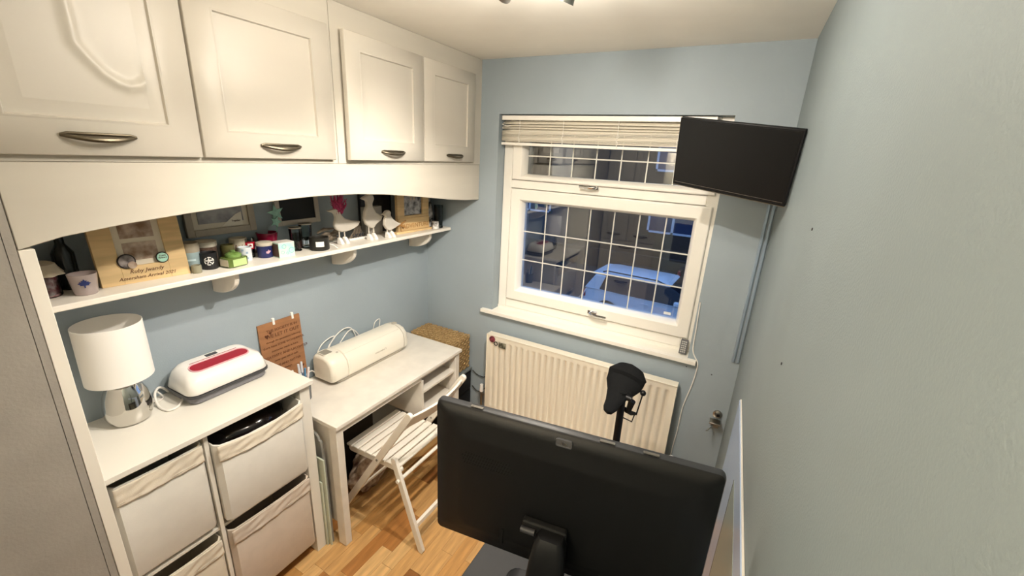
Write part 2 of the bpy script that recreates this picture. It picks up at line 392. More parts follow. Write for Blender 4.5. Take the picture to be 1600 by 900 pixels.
for (nm, lab, yy, zz, r, m1) in (('button_badge', 'round dark photo badge with a smaller keyring disc, on the name frame', -.050, .078, .025, mat('dark_photo', '2a2220', .4, col2='a79c98', vscale=34)), ('button_badge', 'round mint green badge with dark lettering, on the name frame', .052, .076, .019, mat('mint_badge', 'a9d8c4', .3))):
    q = W(t) @ Vector((.004, yy, zz)); b = thing(nm, lab, 'badge', q, rot=t.rotation_euler)
    MB().lathe([(r, -.003), (r + .001, 0), (r * .95, .002), (.001, .003)], seg=28).xf(Matrix.Rotation(PI/2, 4, 'Y')).build('rim', mat('badge_rim', '2a2422', .3), b, world=False)
    MB().lathe([(r * .88, .0021), (r * .86, .0034), (.001, .0042)], seg=28).xf(Matrix.Rotation(PI/2, 4, 'Y')).build('face', m1, b, world=False)
    if yy > 0:
        for k, zz2 in enumerate((.006, -.001)):
            text('lettering', ('TEAM', 'Reward')[k], .008, frame_M((.0046, 0, zz2), (0, 1, 0), (0, 0, 1)), BURN, b, world=False)
    else:
        MB().lathe([(.012, .004), (.0125, .007), (.001, .009)], seg=24).xf(Matrix.Translation((0, .012, -.014)) @ Matrix.Rotation(PI/2, 4, 'Y')).build('keyring_disc', PH1, b, world=False)
# drinks tumbler (two-tone)
c = (-1.862, .812, ZS); t = thing('candle_tumbler', 'tall tumbler, beige above pale blue glass, right of the name frame', 'tumbler', c)
lathe_part('glass_body', [(.024, 0), (.027, .004), (.031, .075), (.001, .075)], c, mat('pale_blue_glass', 'a4b9bd', .2, var=.1, vscale=30), t)
lathe_part('rim_band', [(.0315, .074), (.033, .110), (.030, .110), (.028, .080), (.001, .080)], c, mat('beige_band', 'aa9f8c', .5), t)
decal([(-1.6, -.4), (1.6, -.4), (1.6, .4), (-1.6, .4)], .009, c, .0305, ZS + .045, face_ang(c), t, 'label_band', mat('ice_label', 'cfe4e8', .5))
def candle(name, label, c, r, h, m, cat='candle', lid=None, lidm=None, extra=None, group=None):
    t = thing(name, label, cat, c, group=group)
    lathe_part('vessel', [(r * .93, 0), (r, .004), (r, h), (r - .003, h + .001), (r - .004, h - .002), (r - .004, h * .75), (.001, h * .75)], c, m, t)
    if lid: lathe_part('lid', [(r + .002, h - .006), (r + .003, h - .004), (r + .003, h + lid), (r - .002, h + lid + .002), (.001, h + lid + .002)], c, lidm, t)
    return t
CR = mat('cream_lid', 'd8cfbd', .5)
candle('jar_candle', 'dark marbled candle jar with cream lid, behind the black mug candle', (-1.898, .885, ZS), .038, .085, mat('marbled_brown', '35241f', .3, col2='a08470', vscale=22), lid=.014, lidm=CR)
candle('jar_candle', 'small amber tealight jar half hidden beside the black mug candle', (-1.808, .800, ZS), .017, .030, mat('amber_grey', '8e8a74', .3), lid=None)
c = (-1.838, .862, ZS); t = candle('black_candle', 'small black candle with white botanical print, in front of the cream-lidded jar', c, .030, .066, mat('soft_black', '1d1d1f', .45))
WP = mat('white_print', 'e8e6e0', .6)
cc = [(math.cos(a) * 1.0, math.sin(a) * 1.0) for a in [k * PI / 12 for k in range(24)]]; ci = [(x_ * .78, y_ * .78) for x_, y_ in cc]
for k in range(6):
    seg = cc[k*4:k*4+4] + ci[k*4:k*4+4][::-1]; decal(seg, .017, c, .0302, ZS + .036, face_ang(c), t, 'print_ring', WP, .0005)
for k in range(5):
    a = k * 2 * PI / 5 + .4; decal([(0, 0), (.55 * math.cos(a - .3), .55 * math.sin(a - .3)), (.75 * math.cos(a), .75 * math.sin(a)), (.5 * math.cos(a + .3), .5 * math.sin(a + .3))], .017, c, .0302, ZS + .036, face_ang(c), t, 'print_petal', WP, .0005)
# green glass candle in a box-like square jar
c = (-1.808, .940, ZS); t = thing('green_candle', 'green square glass candle jar with bright lime label', 'candle', c, rz=.15)
def sqring(s, z, ch=.25, yy=1.25): return [(s * a, s * yy * b, z) for a, b in ((1, -1 + ch), (1, 1 - ch), (1 - ch, 1), (-1 + ch, 1), (-1, 1 - ch), (-1, -1 + ch), (-1 + ch, -1), (1 - ch, -1))]
MB().rings([sqring(.030, 0), sqring(.034, .004), sqring(.034, .036), sqring(.030, .040)]).build('jar_body', mat('olive_glass', '5d7038', .12, spec=.8), t, world=False)
MB().box(.0342, .0350, -.029, .030, .006, .034).build('label_panel', mat('lime_label', 'b4cc8a', .4), t, world=False, smooth=False)
MB().box(-.022, .024, -.0435, -.0427, .006, .034).build('side_label', mat('cream_side_label', 'd8cfb8', .5), t, world=False, smooth=False)
MB().lathe([(.029, .040), (.031, .044), (.031, .050), (.022, .056), (.010, .060), (.009, .066), (.001, .067)]).build('glass_lid', mat('green_glass_lid', '8cae63', .1, col2='4c6a2a', vscale=40, spec=.8), t, world=False)
c = (-1.905, .960, ZS)
t = candle('olive_jar', 'round olive green jar behind the lime-label candle', (-1.885, .932 + .03, ZS), .026, .074, mat('olive_dark', '5c5a35', .3))
c = (-1.925, 1.03, ZS); t = candle('script_jar', 'cream ceramic jar with black script, below the framed drawing', c, .034, .088, mat('cream_ceramic', 'cfc5b0', .4))
for k in range(5): decal([(-.2, -1), (.1, -1), (.5, 1), (.2, 1)], .009, c, .0345, ZS + .05 + .004 * (k % 2), face_ang(c) + (k - 2) * .33, t, 'script_print', BURN, .0006)
c = (-1.862, 1.018, ZS); t = candle('frosted_cup', 'small white frosted cup candle right of the green candle', c, .026, .058, mat('frosted_white', 'dfe6ea', .5))
for k in range(4): decal([(-.3, -.3), (.4, -.2), (.3, .5), (-.4, .3)], .011, c, .0265, ZS + .012 + k * .012, face_ang(c) + .3 * (-1) ** k, t, 'blue_dab', mat('soft_blue', '9db4c9', .5), .0006)
c = (-1.898, 1.062, ZS); t = thing('flag_shot_glass', 'slim shot glass with a red and white maple leaf flag', 'shot glass', c)
lathe_part('glass_body', [(.017, 0), (.018, .004), (.021, .086), (.018, .086), (.016, .02), (.001, .018)], c, CLEAR, t)
lathe_part('red_band', [(.0205, .040), (.0212, .070), (.001, .070)], c, mat('flag_red', 'c21f35', .4), t)
decal([(-1, -1), (1, -1), (1, 1), (-1, 1)], .010, c, .0215, ZS + .055, face_ang(c) + .15, t, 'white_panel', WP)
decal(leaf, .0065, c, .0226, ZS + .055, face_ang(c) + .15, t, 'leaf_print', RED)
c = (-1.855, 1.103, ZS); t = candle('navy_candle', 'navy blue candle jar with cream rim and emblem', c, .0305, .060, mat('navy_enamel', '232a5c', .3), lid=.008, lidm=CR)
decal([(-1, -.8), (-.2, -1), (.9, -.2), (1, .3), (.3, .2), (.1, .9), (-.4, .1), (-1, .1)], .010, c, .0307, ZS + .03, face_ang(c) + .45, t, 'emblem', mat('emblem_pink', 'd9a9b4', .5))
c = (-1.928, 1.165, ZS); t = thing('red_glass_dish', 'deep raspberry red glass dish behind the navy candle', 'dish', c)
lathe_part('dish_body', [(.03, 0), (.034, .004), (.046, .095), (.042, .095), (.032, .012), (.001, .01)], c, mat('ruby_glass', '8e1c3c', .1, trans=.3), t)
t = thing('star_ornament', 'mint green foil star on a stick, before the slate frame', 'ornament', (-1.905, 1.196, ZS + .0))
MINT = mat('mint_foil', '86b0a0', .5, var=.15, vscale=60)
MB().cyl((-1.905, 1.190, ZS), (-1.895, 1.200, ZS + .15), .0022).build('stick', MINT, t)
def star(cy, cz, R, r, n, rot, x): return [(cy + (R if k % 2 == 0 else r) * math.cos(rot + k * PI / n), cz + (R if k % 2 == 0 else r) * math.sin(rot + k * PI / n)) for k in range(2 * n)]
MB().prism(star(1.199, ZS + .185, .042, .018, 5, .5, 0), -1.898, -1.893).build('star', MINT, t, bev=.001)
MB().prism(star(1.192, ZS + .145, .028, .014, 5, 1.2, 0), -1.892, -1.888).build('star', MINT, t, bev=.001)
c = (-1.812, 1.162, ZS); t = thing('soap_box', 'small pastel aqua square gift box with swirls', 'box', c, rz=-.06)
MB().box(-.030, .030, -.037, .037, 0, .066).build('carton', mat('aqua_card', 'a8dcd6', .5, col2='d5ecd0', vscale=28), t, world=False, bev=.001)
MB().box(-.0305, .0305, -.0375, .0375, .066, .0685).build('lid', mat('white_card', 'ebe9e2', .6), t, world=False, bev=.0006)
MB().box(-.028, .028, -.0382, -.0372, .004, .062).build('side_panel', mat('brown_card', '5a4438', .6), t, world=False, smooth=False)
def ringpoly(mbx, cy, cz, R, w, x0, x1, n=18):
    for k in range(n):
        a, b = 2*PI*k/n, 2*PI*(k+1)/n
        mbx.prism([(cy + R*math.cos(a), cz + R*math.sin(a)), (cy + R*math.cos(b), cz + R*math.sin(b)), (cy + (R-w)*math.cos(b), cz + (R-w)*math.sin(b)), (cy + (R-w)*math.cos(a), cz + (R-w)*math.sin(a))], x0, x1)
mb = MB()
for q in ((.022, .030, .013), (-.012, .050, .010), (-.020, .024, .008), (.002, .018, .006)): ringpoly(mb, q[0], q[1], q[2], .0018, .0300, .0306)
mb.build('swirls', mat('teal_print', '6fb8b4', .5), t, world=False, smooth=False)
# slate frame & picture frame on wall
def wall_frame(name, label, y0, y1, z0, z1, b, m1, pic, rz=0, mount=None, tilt=-4):
    t = thing(name, label, 'photo frame', (XL + .030, (y0 + y1) / 2, z0), rot=(0, math.radians(tilt), rz)); w_, h_ = y1 - y0, z1 - z0
    rect_frame(MB(), w_, h_, b, b, .016).build('frame', m1, t, world=False, bev=.002)
    if mount: MB().box(-.012, -.009, -w_/2 + b, w_/2 - b, b, h_ - b).build('mount', mount, t, world=False, smooth=False)
    g = .022 if mount else 0
    MB().box(-.009, -.006, -w_/2 + b + g, w_/2 - b - g, b + g, h_ - b - g).build('picture', pic, t, world=False, smooth=False)
    return t
TAU = mat('taupe_frame_wood', 'a39a8b', .5, var=.06, vscale=20)
t = wall_frame('drawing_frame', 'taupe framed grey drawing in a cream mount, above the small candle jars', .845, 1.125, 1.610, 1.80, .028, TAU, mat('pencil_drawing', 'a8a9ac', .6, col2='6d7075', vscale=14), mount=mat('ivory_mount', 'cfc8b8', .7))
MB().prism([(-.005, .032), (.085, .032), (.085, .09), (.06, .08)], -.0058, -.0052).build('paper_corner', mat('ivory_paper', 'd8d3c5', .7), t, world=False, smooth=False)
text('caption', 'Together', .010, frame_M((-.0048, .058, .052), (0, 1, 0), (0, 0, 1)), BURN, t, world=False)
MB().box(-.0058, -.0050, -.002, .002, .120, .165).build('drawn_line', DGR, t, world=False, smooth=False)
wall_frame('slate_frame', 'grey wooden frame around a blank black slate, right of the star', 1.225, 1.462, 1.612, 1.775, .024, mat('silver_grey_wood', 'b7b0a4', .5, var=.05, vscale=20), mat('slate_black', '1a1d1c', .6))
# cluster of clear glasses
for k, (cx_, cy_, r, h, lab) in enumerate(((-1.870, 1.268, .026, .110, 'clear stemmed glass votive left of the black candle'), (-1.885, 1.335, .028, .120, 'tall clear glass votive behind the black candle'))):
    t = thing('glass_votive', lab, 'votive', (cx_, cy_, ZS))
    lathe_part('glass_body', [(.024, 0), (.024, .003), (.006, .012), (.005, .035), (r, .05), (r + .002, h), (r - .001, h), (r - .003, .055), (.001, .05)], (cx_, cy_, ZS), CLEAR, t)
    lathe_part('rim', [(r + .003, h - .002), (r + .003, h + .004), (r - .001, h + .004), (r - .001, h - .002)], (cx_, cy_, ZS), mat('silver_rim', 'b6ab9c', .3, metal=.6), t, )
t = thing('brown_jar', 'dark brown glass jar between the votive and black candle', 'jar', (-1.905, 1.30, ZS))
lathe_part('jar_body', jar_profile(.022, .075), (-1.905, 1.30, ZS), mat('brown_glass', '2b1d1a', .1), t)
c = (-1.808, 1.350, ZS); t = candle('black_tub_candle', 'wide black tub candle with blank white label', c, .046, .062, mat('satin_black', '26241f', .4))
decal([(-1.5, -1), (1.5, -1), (1.5, 1), (-1.5, 1)], .0125, c, .0462, ZS + .034, face_ang(c) + .05, t, 'label', mat('white_label', 'f0eee8', .6))
MB().tube([(-1.766, 1.375, ZS + .03), (-1.757, 1.395, ZS + .020), (-1.752, 1.412, ZS + .004)], .002).build('bow_tail', mat('white_ribbon', 'eceae4', .6), t)
# driftwood / feather ornament
t = thing('driftwood_ornament', 'rough grey brown driftwood ornament behind the crested bird', 'ornament', (-1.90, 1.47, ZS))
DW = mat('driftwood', '75695a', .8, var=.3, vscale=30, bump=.5, bscale=80)
mb = MB()
for k in range(9):
    a = random.uniform(-.05, .08); mb.tube([(-1.905 + random.uniform(-.02, .02), 1.44 + a, ZS + .008 + k * .007), (-1.895, 1.47 + a, ZS + .02 + k * .008), (-1.905, 1.53 + a * .5, ZS + .012 + k * .0085)], [.005, .010, .004], 7)
mb.build('wood', DW, t)
t = thing('perfume_box', 'blank grey card box in the shade behind the small bird', 'box', (-1.925, 1.80, ZS))
MB().box(-1.936, -1.900, 1.735, 1.865, ZS, ZS + .165).build('carton', mat('grey_card', '9a968c', .6), t, bev=.001)
t = thing('framed_print', 'dark framed print standing in the shade behind the birds', 'photo frame', (-1.945, 1.83, ZS))
MB().box(-1.955, -1.947, 1.735, 1.985, ZS, ZS + .27).build('backing', mat('dark_print', '1c1a1a', .4, col2='3a3836', vscale=12), t, smooth=False)
rect_frame(MB(), .25, .27, .012, .012, .007).xf(Matrix.Translation((-1.940, 1.86, ZS))).build('frame', BLACK, t, bev=.001)
# wooden birds
B = [[(1.426, 1.68), (1.477, 1.689), (1.498, 1.682), (1.510, 1.655), (1.529, 1.633), (1.578, 1.616), (1.634, 1.607), (1.615, 1.584), (1.585, 1.570), (1.540, 1.562), (1.500, 1.564), (1.472, 1.580), (1.462, 1.605), (1.472, 1.635), (1.472, 1.655), (1.462, 1.668), (1.450, 1.671)],
     [(1.622, 1.731), (1.645, 1.742), (1.68, 1.752), (1.708, 1.745), (1.715, 1.725), (1.700, 1.700), (1.702, 1.680), (1.725, 1.650), (1.775, 1.624), (1.755, 1.600), (1.725, 1.585), (1.70, 1.562), (1.675, 1.570), (1.647, 1.591), (1.635, 1.625), (1.642, 1.66), (1.660, 1.690), (1.657, 1.718)],
     [(1.738, 1.636), (1.760, 1.645), (1.774, 1.657), (1.795, 1.659), (1.810, 1.645), (1.806, 1.628), (1.825, 1.605), (1.855, 1.585), (1.892, 1.571), (1.860, 1.560), (1.834, 1.550), (1.800, 1.540), (1.775, 1.550), (1.755, 1.575), (1.758, 1.605), (1.768, 1.622), (1.765, 1.632)]]
BW = mat('whitewashed_bird', 'cfc8bb', .6, var=.03, vscale=20)
BOOT = mat('white_boot', 'f2eee6', .5)
BL = ['white wooden bird with a raspberry feather crest, leftmost of three', 'tallest white wooden bird, in the middle of the three', 'smallest white wooden bird, nearest the adventure frame']
for k, pl in enumerate(B):
    cy = sum(p[0] for p in pl) / len(pl); low = min(p[1] for p in pl); xb = -1.835 + .028 * k
    t = thing('wooden_bird', BL[k], 'ornament', (xb, cy, ZS), group='white wooden birds on the shelf')
    o = MB().prism(pl, xb - .011, xb + .011).build('body', BW, t, bev=.007, bseg=3)
    for s in (-1, 1):
        yb = cy + s * .017
        MB().cyl((xb, yb, ZS + .020), (xb, yb, low + .012), .0035).build('leg', BW, t)
        MB().rings([[(xb - .010, yb - .010, ZS), (xb + .028, yb - .010, ZS), (xb + .028, yb + .010, ZS), (xb - .010, yb + .010, ZS)],
                    [(xb - .010, yb - .010, ZS + .012), (xb + .026, yb - .009, ZS + .010), (xb + .026, yb + .009, ZS + .010), (xb - .010, yb + .010, ZS + .012)],
                    [(xb - .009, yb - .008, ZS + .034), (xb + .008, yb - .008, ZS + .034), (xb + .008, yb + .008, ZS + .034), (xb - .009, yb + .008, ZS + .034)]]).build('boot', BOOT, t, bev=.003)
    if k == 0:
        mb = MB()
        for i in range(90):
            a = i / 90; y0 = 1.475 + .05 * random.random(); z0 = 1.675 - .02 * random.random()
            y1 = 1.455 + .095 * random.random(); z1 = 1.69 + .062 * random.random() + .01; xx = xb + random.uniform(-.014, .010)
            mb.tube([(xx, y0, z0), (xx + random.uniform(-.006, .006), (y0 + y1) / 2 + .004, (z0 + z1) / 2), (xx + random.uniform(-.01, .01), y1, z1)], [.0035, .0045, .001], 5)
        mb.build('feather_crest', mat('raspberry_feather', 'b8456c', .9, var=.3, vscale=90), t)
# word / tinsel ornaments between the birds
t = thing('word_ornament', 'small dark letter ornament between the first two birds', 'ornament', (-1.868, 1.64, ZS))
MB().box(-1.885, -1.855, 1.575, 1.700, ZS, ZS + .012).build('base', BOOT, t, bev=.002)
mb = MB()
for i in range(40):
    y0 = random.uniform(1.585, 1.69); mb.cyl((-1.87, y0, ZS + .010), (-1.87 + random.uniform(-.015, .015), 1.66 + (y0 - 1.66) * .35, ZS + .055 + random.random() * .05), .004, .001, 5)
mb.build('bristle_tree', DW, t)
text('letters', 'HOPE', .032, frame_M((-1.8540, 1.64, ZS + .024), (0, 1, 0), (0, 0, 1)), DGR, t, depth=.004)
# adventure frame
t = thing('adventure_frame', 'oak block photo frame reading ADVENTURE with a tiny wooden aeroplane', 'photo frame', (-1.822, 2.06, ZS), rz=-.06)
rect_frame(MB(), .272, .30, .056, .100, .022, 0).build('frame', BRASSW, t, world=False, bev=.001)
MB().box(-.016, -.010, -.078, .078, .102, .240).build('photo', PH2, t, world=False, smooth=False)
MB().box(.0, .030, -.175, .136, 0, .012).build('ledge', BRASSW, t, world=False, bev=.001)
MB().box(.001, .006, -.134, .134, .012, .085).build('letter_board', OAK2 if False else BRASSW, t, world=False, bev=.001)
text('lettering', 'ADVENTURE', .040, frame_M((.0065, .012, .036), (0, 1, 0), (0, 0, 1)), OAK2, t, world=False, depth=.0015)
text('year', '3 0', .036, frame_M((-.0095, 0, .205), (0, 1, 0), (0, 0, 1)), BRASSW, t, world=False)
mb = MB()   # little faces suggestion in the photo: two rounded figures
for (a, b, r) in ((.000, .190, .018), (.018, .158, .015)): mb.lathe([(r, 0), (r * .9, .0012), (.001, .0016)], seg=16)
mb.bm.free(); del mb
mb = MB().tube([(.022, -.165, .045), (.022, -.128, .060), (.022, -.090, .078)], [.002, .006, .003]); mb.prism([(-.150, .062), (-.118, .052), (-.100, .035), (-.108, .034), (-.130, .048)], .016, .028); mb.cyl((.022, -.130, .014), (.022, -.130, .055), .002)
mb.build('wooden_aeroplane', OAK2, t, world=False)
# zebra fabric and clear vase
t = thing('patterned_vase', 'black and white patterned vase right of the adventure frame', 'vase', (-1.80, 2.205 - .0, ZS))
t.location.x = -1.865; t.location.y = 2.235
lathe_part('vase_body', [(.03, 0), (.042, .01), (.048, .06), (.036, .14), (.024, .19), (.028, .22), (.001, .22)], t.location, mat('zebra_pattern', '121212', .4, col2='e6e2de', vscale=28), t)
for k in range(2):
    t = thing('hurricane_glass', ['tall clear glass vase at the window end of the shelf', ][0] if k == 0 else 'short marbled tealight holder before the patterned vase', 'vase' if k == 0 else 'tealight holder', (-1.79, 2.268, ZS) if k == 0 else (-1.768, 2.208, ZS))
    if k == 0: lathe_part('glass_body', [(.030, 0), (.030, .012), (.028, .014), (.030, .15), (.027, .15), (.025, .02), (.001, .018)], t.location, glass('smoke_glass', 'b4bcbc', 1.5), t)
    else: t.name = 'tealight_holder'; lathe_part('holder_body', [(.020, 0), (.026, .004), (.022, .05), (.001, .05)], t.location, mat('marble_mix', '3a3430', .3, col2='f0ece6', vscale=35), t)
# ------------------------------------------------------------------ low storage unit with fabric drawers
ZT = .98
su = thing('storage_unit', 'white open storage unit holding four canvas drawers, under the table lamp', 'cabinet', (-1.77, .7, 0))
MB().box(XL + .001, -1.560, .334, 1.068, ZT - .020, ZT).build('top', WHITE, su, bev=.0012)
MB().box(XL + .001, -1.582, 1.012, 1.060, 0, ZT - .0205).build('side_panel', WHITE, su, bev=.001)
MB().box(XL + .001, -1.582, .334, .345, 0, ZT - .0205).build('side_panel', WHITE, su, bev=.001)
MB().box(XL + .001, -1.590, .6225, .6375, .06, ZT - .0205).build('divider', WHITE, su, bev=.001)
MB().box(XL + .001, XL + .012, .3455, 1.0115, .06, ZT - .0205).build('back_panel', WHITE, su)
MB().box(XL + .013, -1.600, .3455, 1.0115, .060, .075).build('shelf', WHITE, su)
MB().box(XL + .013, -1.600, .3455, 1.0115, .500, .512).build('shelf', WHITE, su)
def basket(label, y0, y1, z0, z1, xf, m, m2, sag=.012, group='canvas drawers in the white unit'):
    t = thing('fabric_drawer', label, 'drawer', (-1.75, (y0 + y1) / 2, z0), group=group)
    ch = .016; xb = XL + .05; N = 24
    def ring(z, off=0, topcurve=0):
        pts = []
        for i in range(N + 1):
            u = i / N; y = y0 + off + u * (y1 - y0 - 2 * off); e = min(u, 1 - u) * (y1 - y0)
            x_ = xf - off - (ch - math.sqrt(max(0, ch**2 - max(0, ch - e)**2)) if e < ch else 0)
            pts.append((x_, y, z - topcurve * math.sin(PI * u)))
        pts += [(xb + off, y1 - off, z), (xb + off, y0 + off, z)]
        return pts
    MB().rings([ring(z0 + .004, .004), ring(z0 + .012), ring((z0 + z1) / 2), ring(z1 - .002, 0, sag), ring(z1, .001, sag), ring(z1, .005, sag), ring(z1 - .02, .006), ring(z0 + .06, .006)]).build('body', m, t)
    # folded cuff, slightly wrinkled band wrapped round the front
    def cuff(u, v):
        y = y0 + .006 + u * (y1 - y0 - .012); z = z1 - .002 - sag * math.sin(PI * u) * (1 - v * .5) - v * .070
        wr_ = .0025 + .0022 * math.sin(u * 9 + v * 5) * math.sin(v * 7 + u * 3) + .0012 * math.sin(u * 31 + v * 11) + (.0015 if v > .85 else 0)
        return (xf + wr_ + .001, y, z)
    MB().grid(cuff, 40, 12).build('cuff', m2, t, solid=.003)
    MB().tube([(xf + .0045, y0 + .01 + u / 20 * (y1 - y0 - .02), z1 - .064 - .5 * sag * math.sin(PI * u / 20)) for u in range(21)], .0013, 6).build('seam', mat('seam_thread', 'a89d8a', .8), t)
    return t
basket('upper left canvas drawer, closed flush beside the end panel', .349, .619, .530, .920, -1.588, CANVASW, CANVAS, .004)
b2 = basket('upper right canvas drawer, pulled out and sagging over a glossy black item', .642, 1.008, .533, .900, -1.560, CANVASW, CANVAS, .022)
basket('lower left canvas drawer, mostly cut off by the picture edge', .349, .619, .080, .470, -1.583, CANVAS, CANVAS, .006)
basket('lower right canvas drawer of pinkish taupe cloth above the wood floor', .642, 1.008, .078, .482, -1.572, CANVAST, CANVAST, .006)
def bag(u, v):
    a = u * 2 * PI; b = v * PI
    return (-1.72 + .13 * math.sin(b) * math.cos(a) * (1 + .05 * math.sin(5*a)), .825 + .165 * math.sin(b) * math.sin(a) * (1 + .04 * math.sin(7*a + b*4)), .84 + .075 * math.cos(b) * (1 + .1 * math.sin(6 * a) * math.sin(b)))
tag(MB().grid(bag, 40, 16).build('plastic_bag', GLOSSB), 'glossy black plastic item inside the pulled-out upper right drawer', 'bag')
# ------------------------------------------------------------------ table lamp
c = (-1.863, .522, ZT); t = thing('table_lamp', 'mirrored silver pebble lamp with white drum shade on the storage unit', 'lamp', (c[0], c[1], ZT + .0005))
c = t.location.copy()
lathe_part('base', [(.040, 0), (.060, .006), (.070, .032), (.071, .064), (.064, .110), (.050, .148), (.034, .172), (.018, .184), (.001, .185)], c, mat('mirror_silver_glass', 'cfcdc8', .06, metal=1), t, seg=40)
lathe_part('neck', [(.016, .182), (.014, .186), (.014, .228), (.001, .229)], c, CHROME, t)
lathe_part('bulb', [(.012, .226), (.020, .242), (.024, .256), (.016, .275), (.001, .282)], c, mat('opal_bulb', 'f0ede6', .3), t)
mb = MB(); sg = 48
prof = [(.104, .142), (.117, .315), (.1155, .316), (.1145, .314), (.1025, .144), (.104, .142)]
prof = [(.0965, .178), (.0945, .388), (.0935, .3885), (.0925, .387), (.0945, .180), (.0965, .178)]
mb.lathe(prof, c, sg, caps=False); mb.build('shade', SHADE, t)
mb = MB()
for k in range(3):
    a = k * 2 * PI / 3 + .4; mb.cyl((c[0], c[1], c[2] + .215), (c[0] + .094 * math.cos(a), c[1] + .094 * math.sin(a), c[2] + .215), .0012, seg=6)
mb.build('shade_ring', WCAB, t)
cb = [(-1.86, .60, ZT + .02), (-1.83, .635, ZT + .005), (-1.80, .655, ZT + .0045), (-1.795, .685, ZT + .0045), (-1.82, .705, ZT + .02), (-1.855, .71, ZT + .05), (-1.87, .72, ZT + .06)]
def smooth_pts(p, n=8):
    p = [Vector(q) for q in p]; p = [2*p[0]-p[1]] + p + [2*p[-1]-p[-2]]; out = []
    for i in range(1, len(p) - 2):
        for k in range(n):
            t_ = k / n; a, b, c_, d = p[i-1], p[i], p[i+1], p[i+2]
            out.append(.5 * ((2*b) + (c_-a)*t_ + (2*a-5*b+4*c_-d)*t_**2 + (3*b-a-3*c_+d)*t_**3))
    out.append(p[-2]); return out
MB().tube(smooth_pts([(-1.90, .585, ZT + .02), (-1.905, .62, ZT + .005), (-1.925, .65, ZT + .005), (-1.94, .64, ZT + .03)]), .003, 8).build('lamp_cord', WCAB, t)
# ------------------------------------------------------------------ heat press
t = thing('heat_press', 'white heat press with a raspberry handle slot, beside the lamp', 'heat press', (-1.851, .834, ZT), rz=.02); t.scale = (1.05, 1.03, 1.10)
def rr(hx, hy, z, r, n=6):
    out = []
    for (sx_, sy_, a0) in ((1, 1, 0), (-1, 1, PI/2), (-1, -1, PI), (1, -1, 1.5*PI)):
        for k in range(n + 1):
            a = a0 + k / n * PI / 2; out.append((sx_ * (hx - r) + r * math.cos(a), sy_ * (hy - r) + r * math.sin(a), z))
    return out
def rrx(hx, hy, z, r, dx=0, dz=None):
    return [(x_ + dx, y_, z_ + (dz(x_ + dx, y_) if dz else 0)) for x_, y_, z_ in rr(hx, hy, z, r)]
MB().rings([rr(.080, .142, .0, .03), rr(.086, .150, .006, .03), rr(.086, .150, .026, .03)]).build('base_tray', GR, t, world=False)
MB().rings([rr(.084, .150, .0265, .035), rr(.095, .161, .030, .035), rr(.095, .161, .038, .035)]).build('heat_plate', DGR, t, world=False)
slope = lambda x_, y_: -.10 * (x_ + .02)
MB().rings([rr(.090, .156, .0385, .035), rr(.093, .159, .042, .036), rr(.087, .152, .075, .036), rr(.078, .142, .101, .036), rrx(.064, .126, .112, .036, -.004, slope), rrx(.050, .112, .117, .034, -.006, slope)]).build('shell', GLOSSW, t, world=False, angle=1.2)
def slot(hx, hy, r, z0, z1, dx): return MB().rings([rrx(hx, hy, z0, r, dx, slope), rrx(hx, hy, z1, r, dx, slope)])
# raised pink surround with sunken red slot
MB().rings([rrx(.0325, .114, .1155, .030, .020, slope), rrx(.0315, .113, .1195, .029, .020, slope), rrx(.0290, .1105, .1195, .027, .020, slope), rrx(.0270, .1085, .1180, .025, .020, slope)]).build('slot_rim', mat('pink_rim', 'dcaab0', .3), t, world=False)
MB().rings([rrx(.0268, .1083, .1181, .0245, .020, slope), rrx(.018, .099, .1184, .0170, .022, slope)]).build('handle_slot', RED, t, world=False)
slot(.0012, .092, .001, .1172, .1180, -.022).build('red_stripe', RED, t, world=False)
slot(.0085, .022, .001, .1150, .1186, -.040).build('display', DGR, t, world=False)
text('lettering', 'cricut', .010, frame_M((.0500, .020, .1118), (0, 1, -0.0), (-1, 0, .15)), GR, t, world=False, depth=.0006)
text('lettering', 'EasyPress 2', .008, frame_M((-.010, .0, .1166), (0, 1, 0), (-1, 0, .1)), GR, t, world=False, depth=.0006)
CORD = [(-1.905, .700, 1.010), (-1.850, .688, .993), (-1.806, .650, .9855), (-1.806, .615, .9855), (-1.862, .609, .9855), (-1.915, .622, 1.012), (-1.938, .645, 1.025), (-1.948, .665, 1.010), (-1.945, .680, .986)]
MB().tube(smooth_pts(CORD), .0045, 10).build('power_cord', WCAB, t)
# ------------------------------------------------------------------ white desk
ZD = .74
d = thing('desk', 'white desk with open cubbyholes at its window end', 'desk', (-1.7, 1.6, 0))
MB().box(XL + .001, -1.470, 1.098, 2.112, ZD - .022, ZD).build('top', DESKW, d, bev=.003)
for (a, b, e, f_) in ((-1.538, -1.484, 1.106, 1.146), (-1.538, -1.484, 2.058, 2.100), (XL + .004, -1.905, 1.106, 1.146), (XL + .004, -1.905, 2.058, 2.100)):
    MB().box(a, b, e, f_, 0, ZD - .0225).build('leg', DESKW, d, bev=.003)
MB().box(-1.9045, -1.5385, 1.118, 1.134, .12, ZD - .0225).build('side_panel', DESKW, d)
MB().box(-1.9045, -1.5385, 2.070, 2.090, .42, ZD - .0225).build('side_panel', DESKW, d)
MB().box(-1.503, -1.489, 1.1465, 1.722, ZD - .060, ZD - .0225).build('apron', DESKW, d, bev=.001)
MB().box(-1.503, -1.489, 1.722, 2.0575, ZD - .045, ZD - .0225).build('apron', DESKW, d, bev=.001)
MB().box(-1.93, -1.487, 1.722, 1.738, .42, ZD - .0605).build('divider', DESKW, d, bev=.001)
MB().box(-1.93, -1.490, 1.7385, 2.0575, .585, .600).build('cubby_shelf', DESKW, d, bev=.001)
MB().box(-1.93, -1.487, 1.7385, 2.0575, .420, .436).build('cubby_floor', DESKW, d, bev=.001)
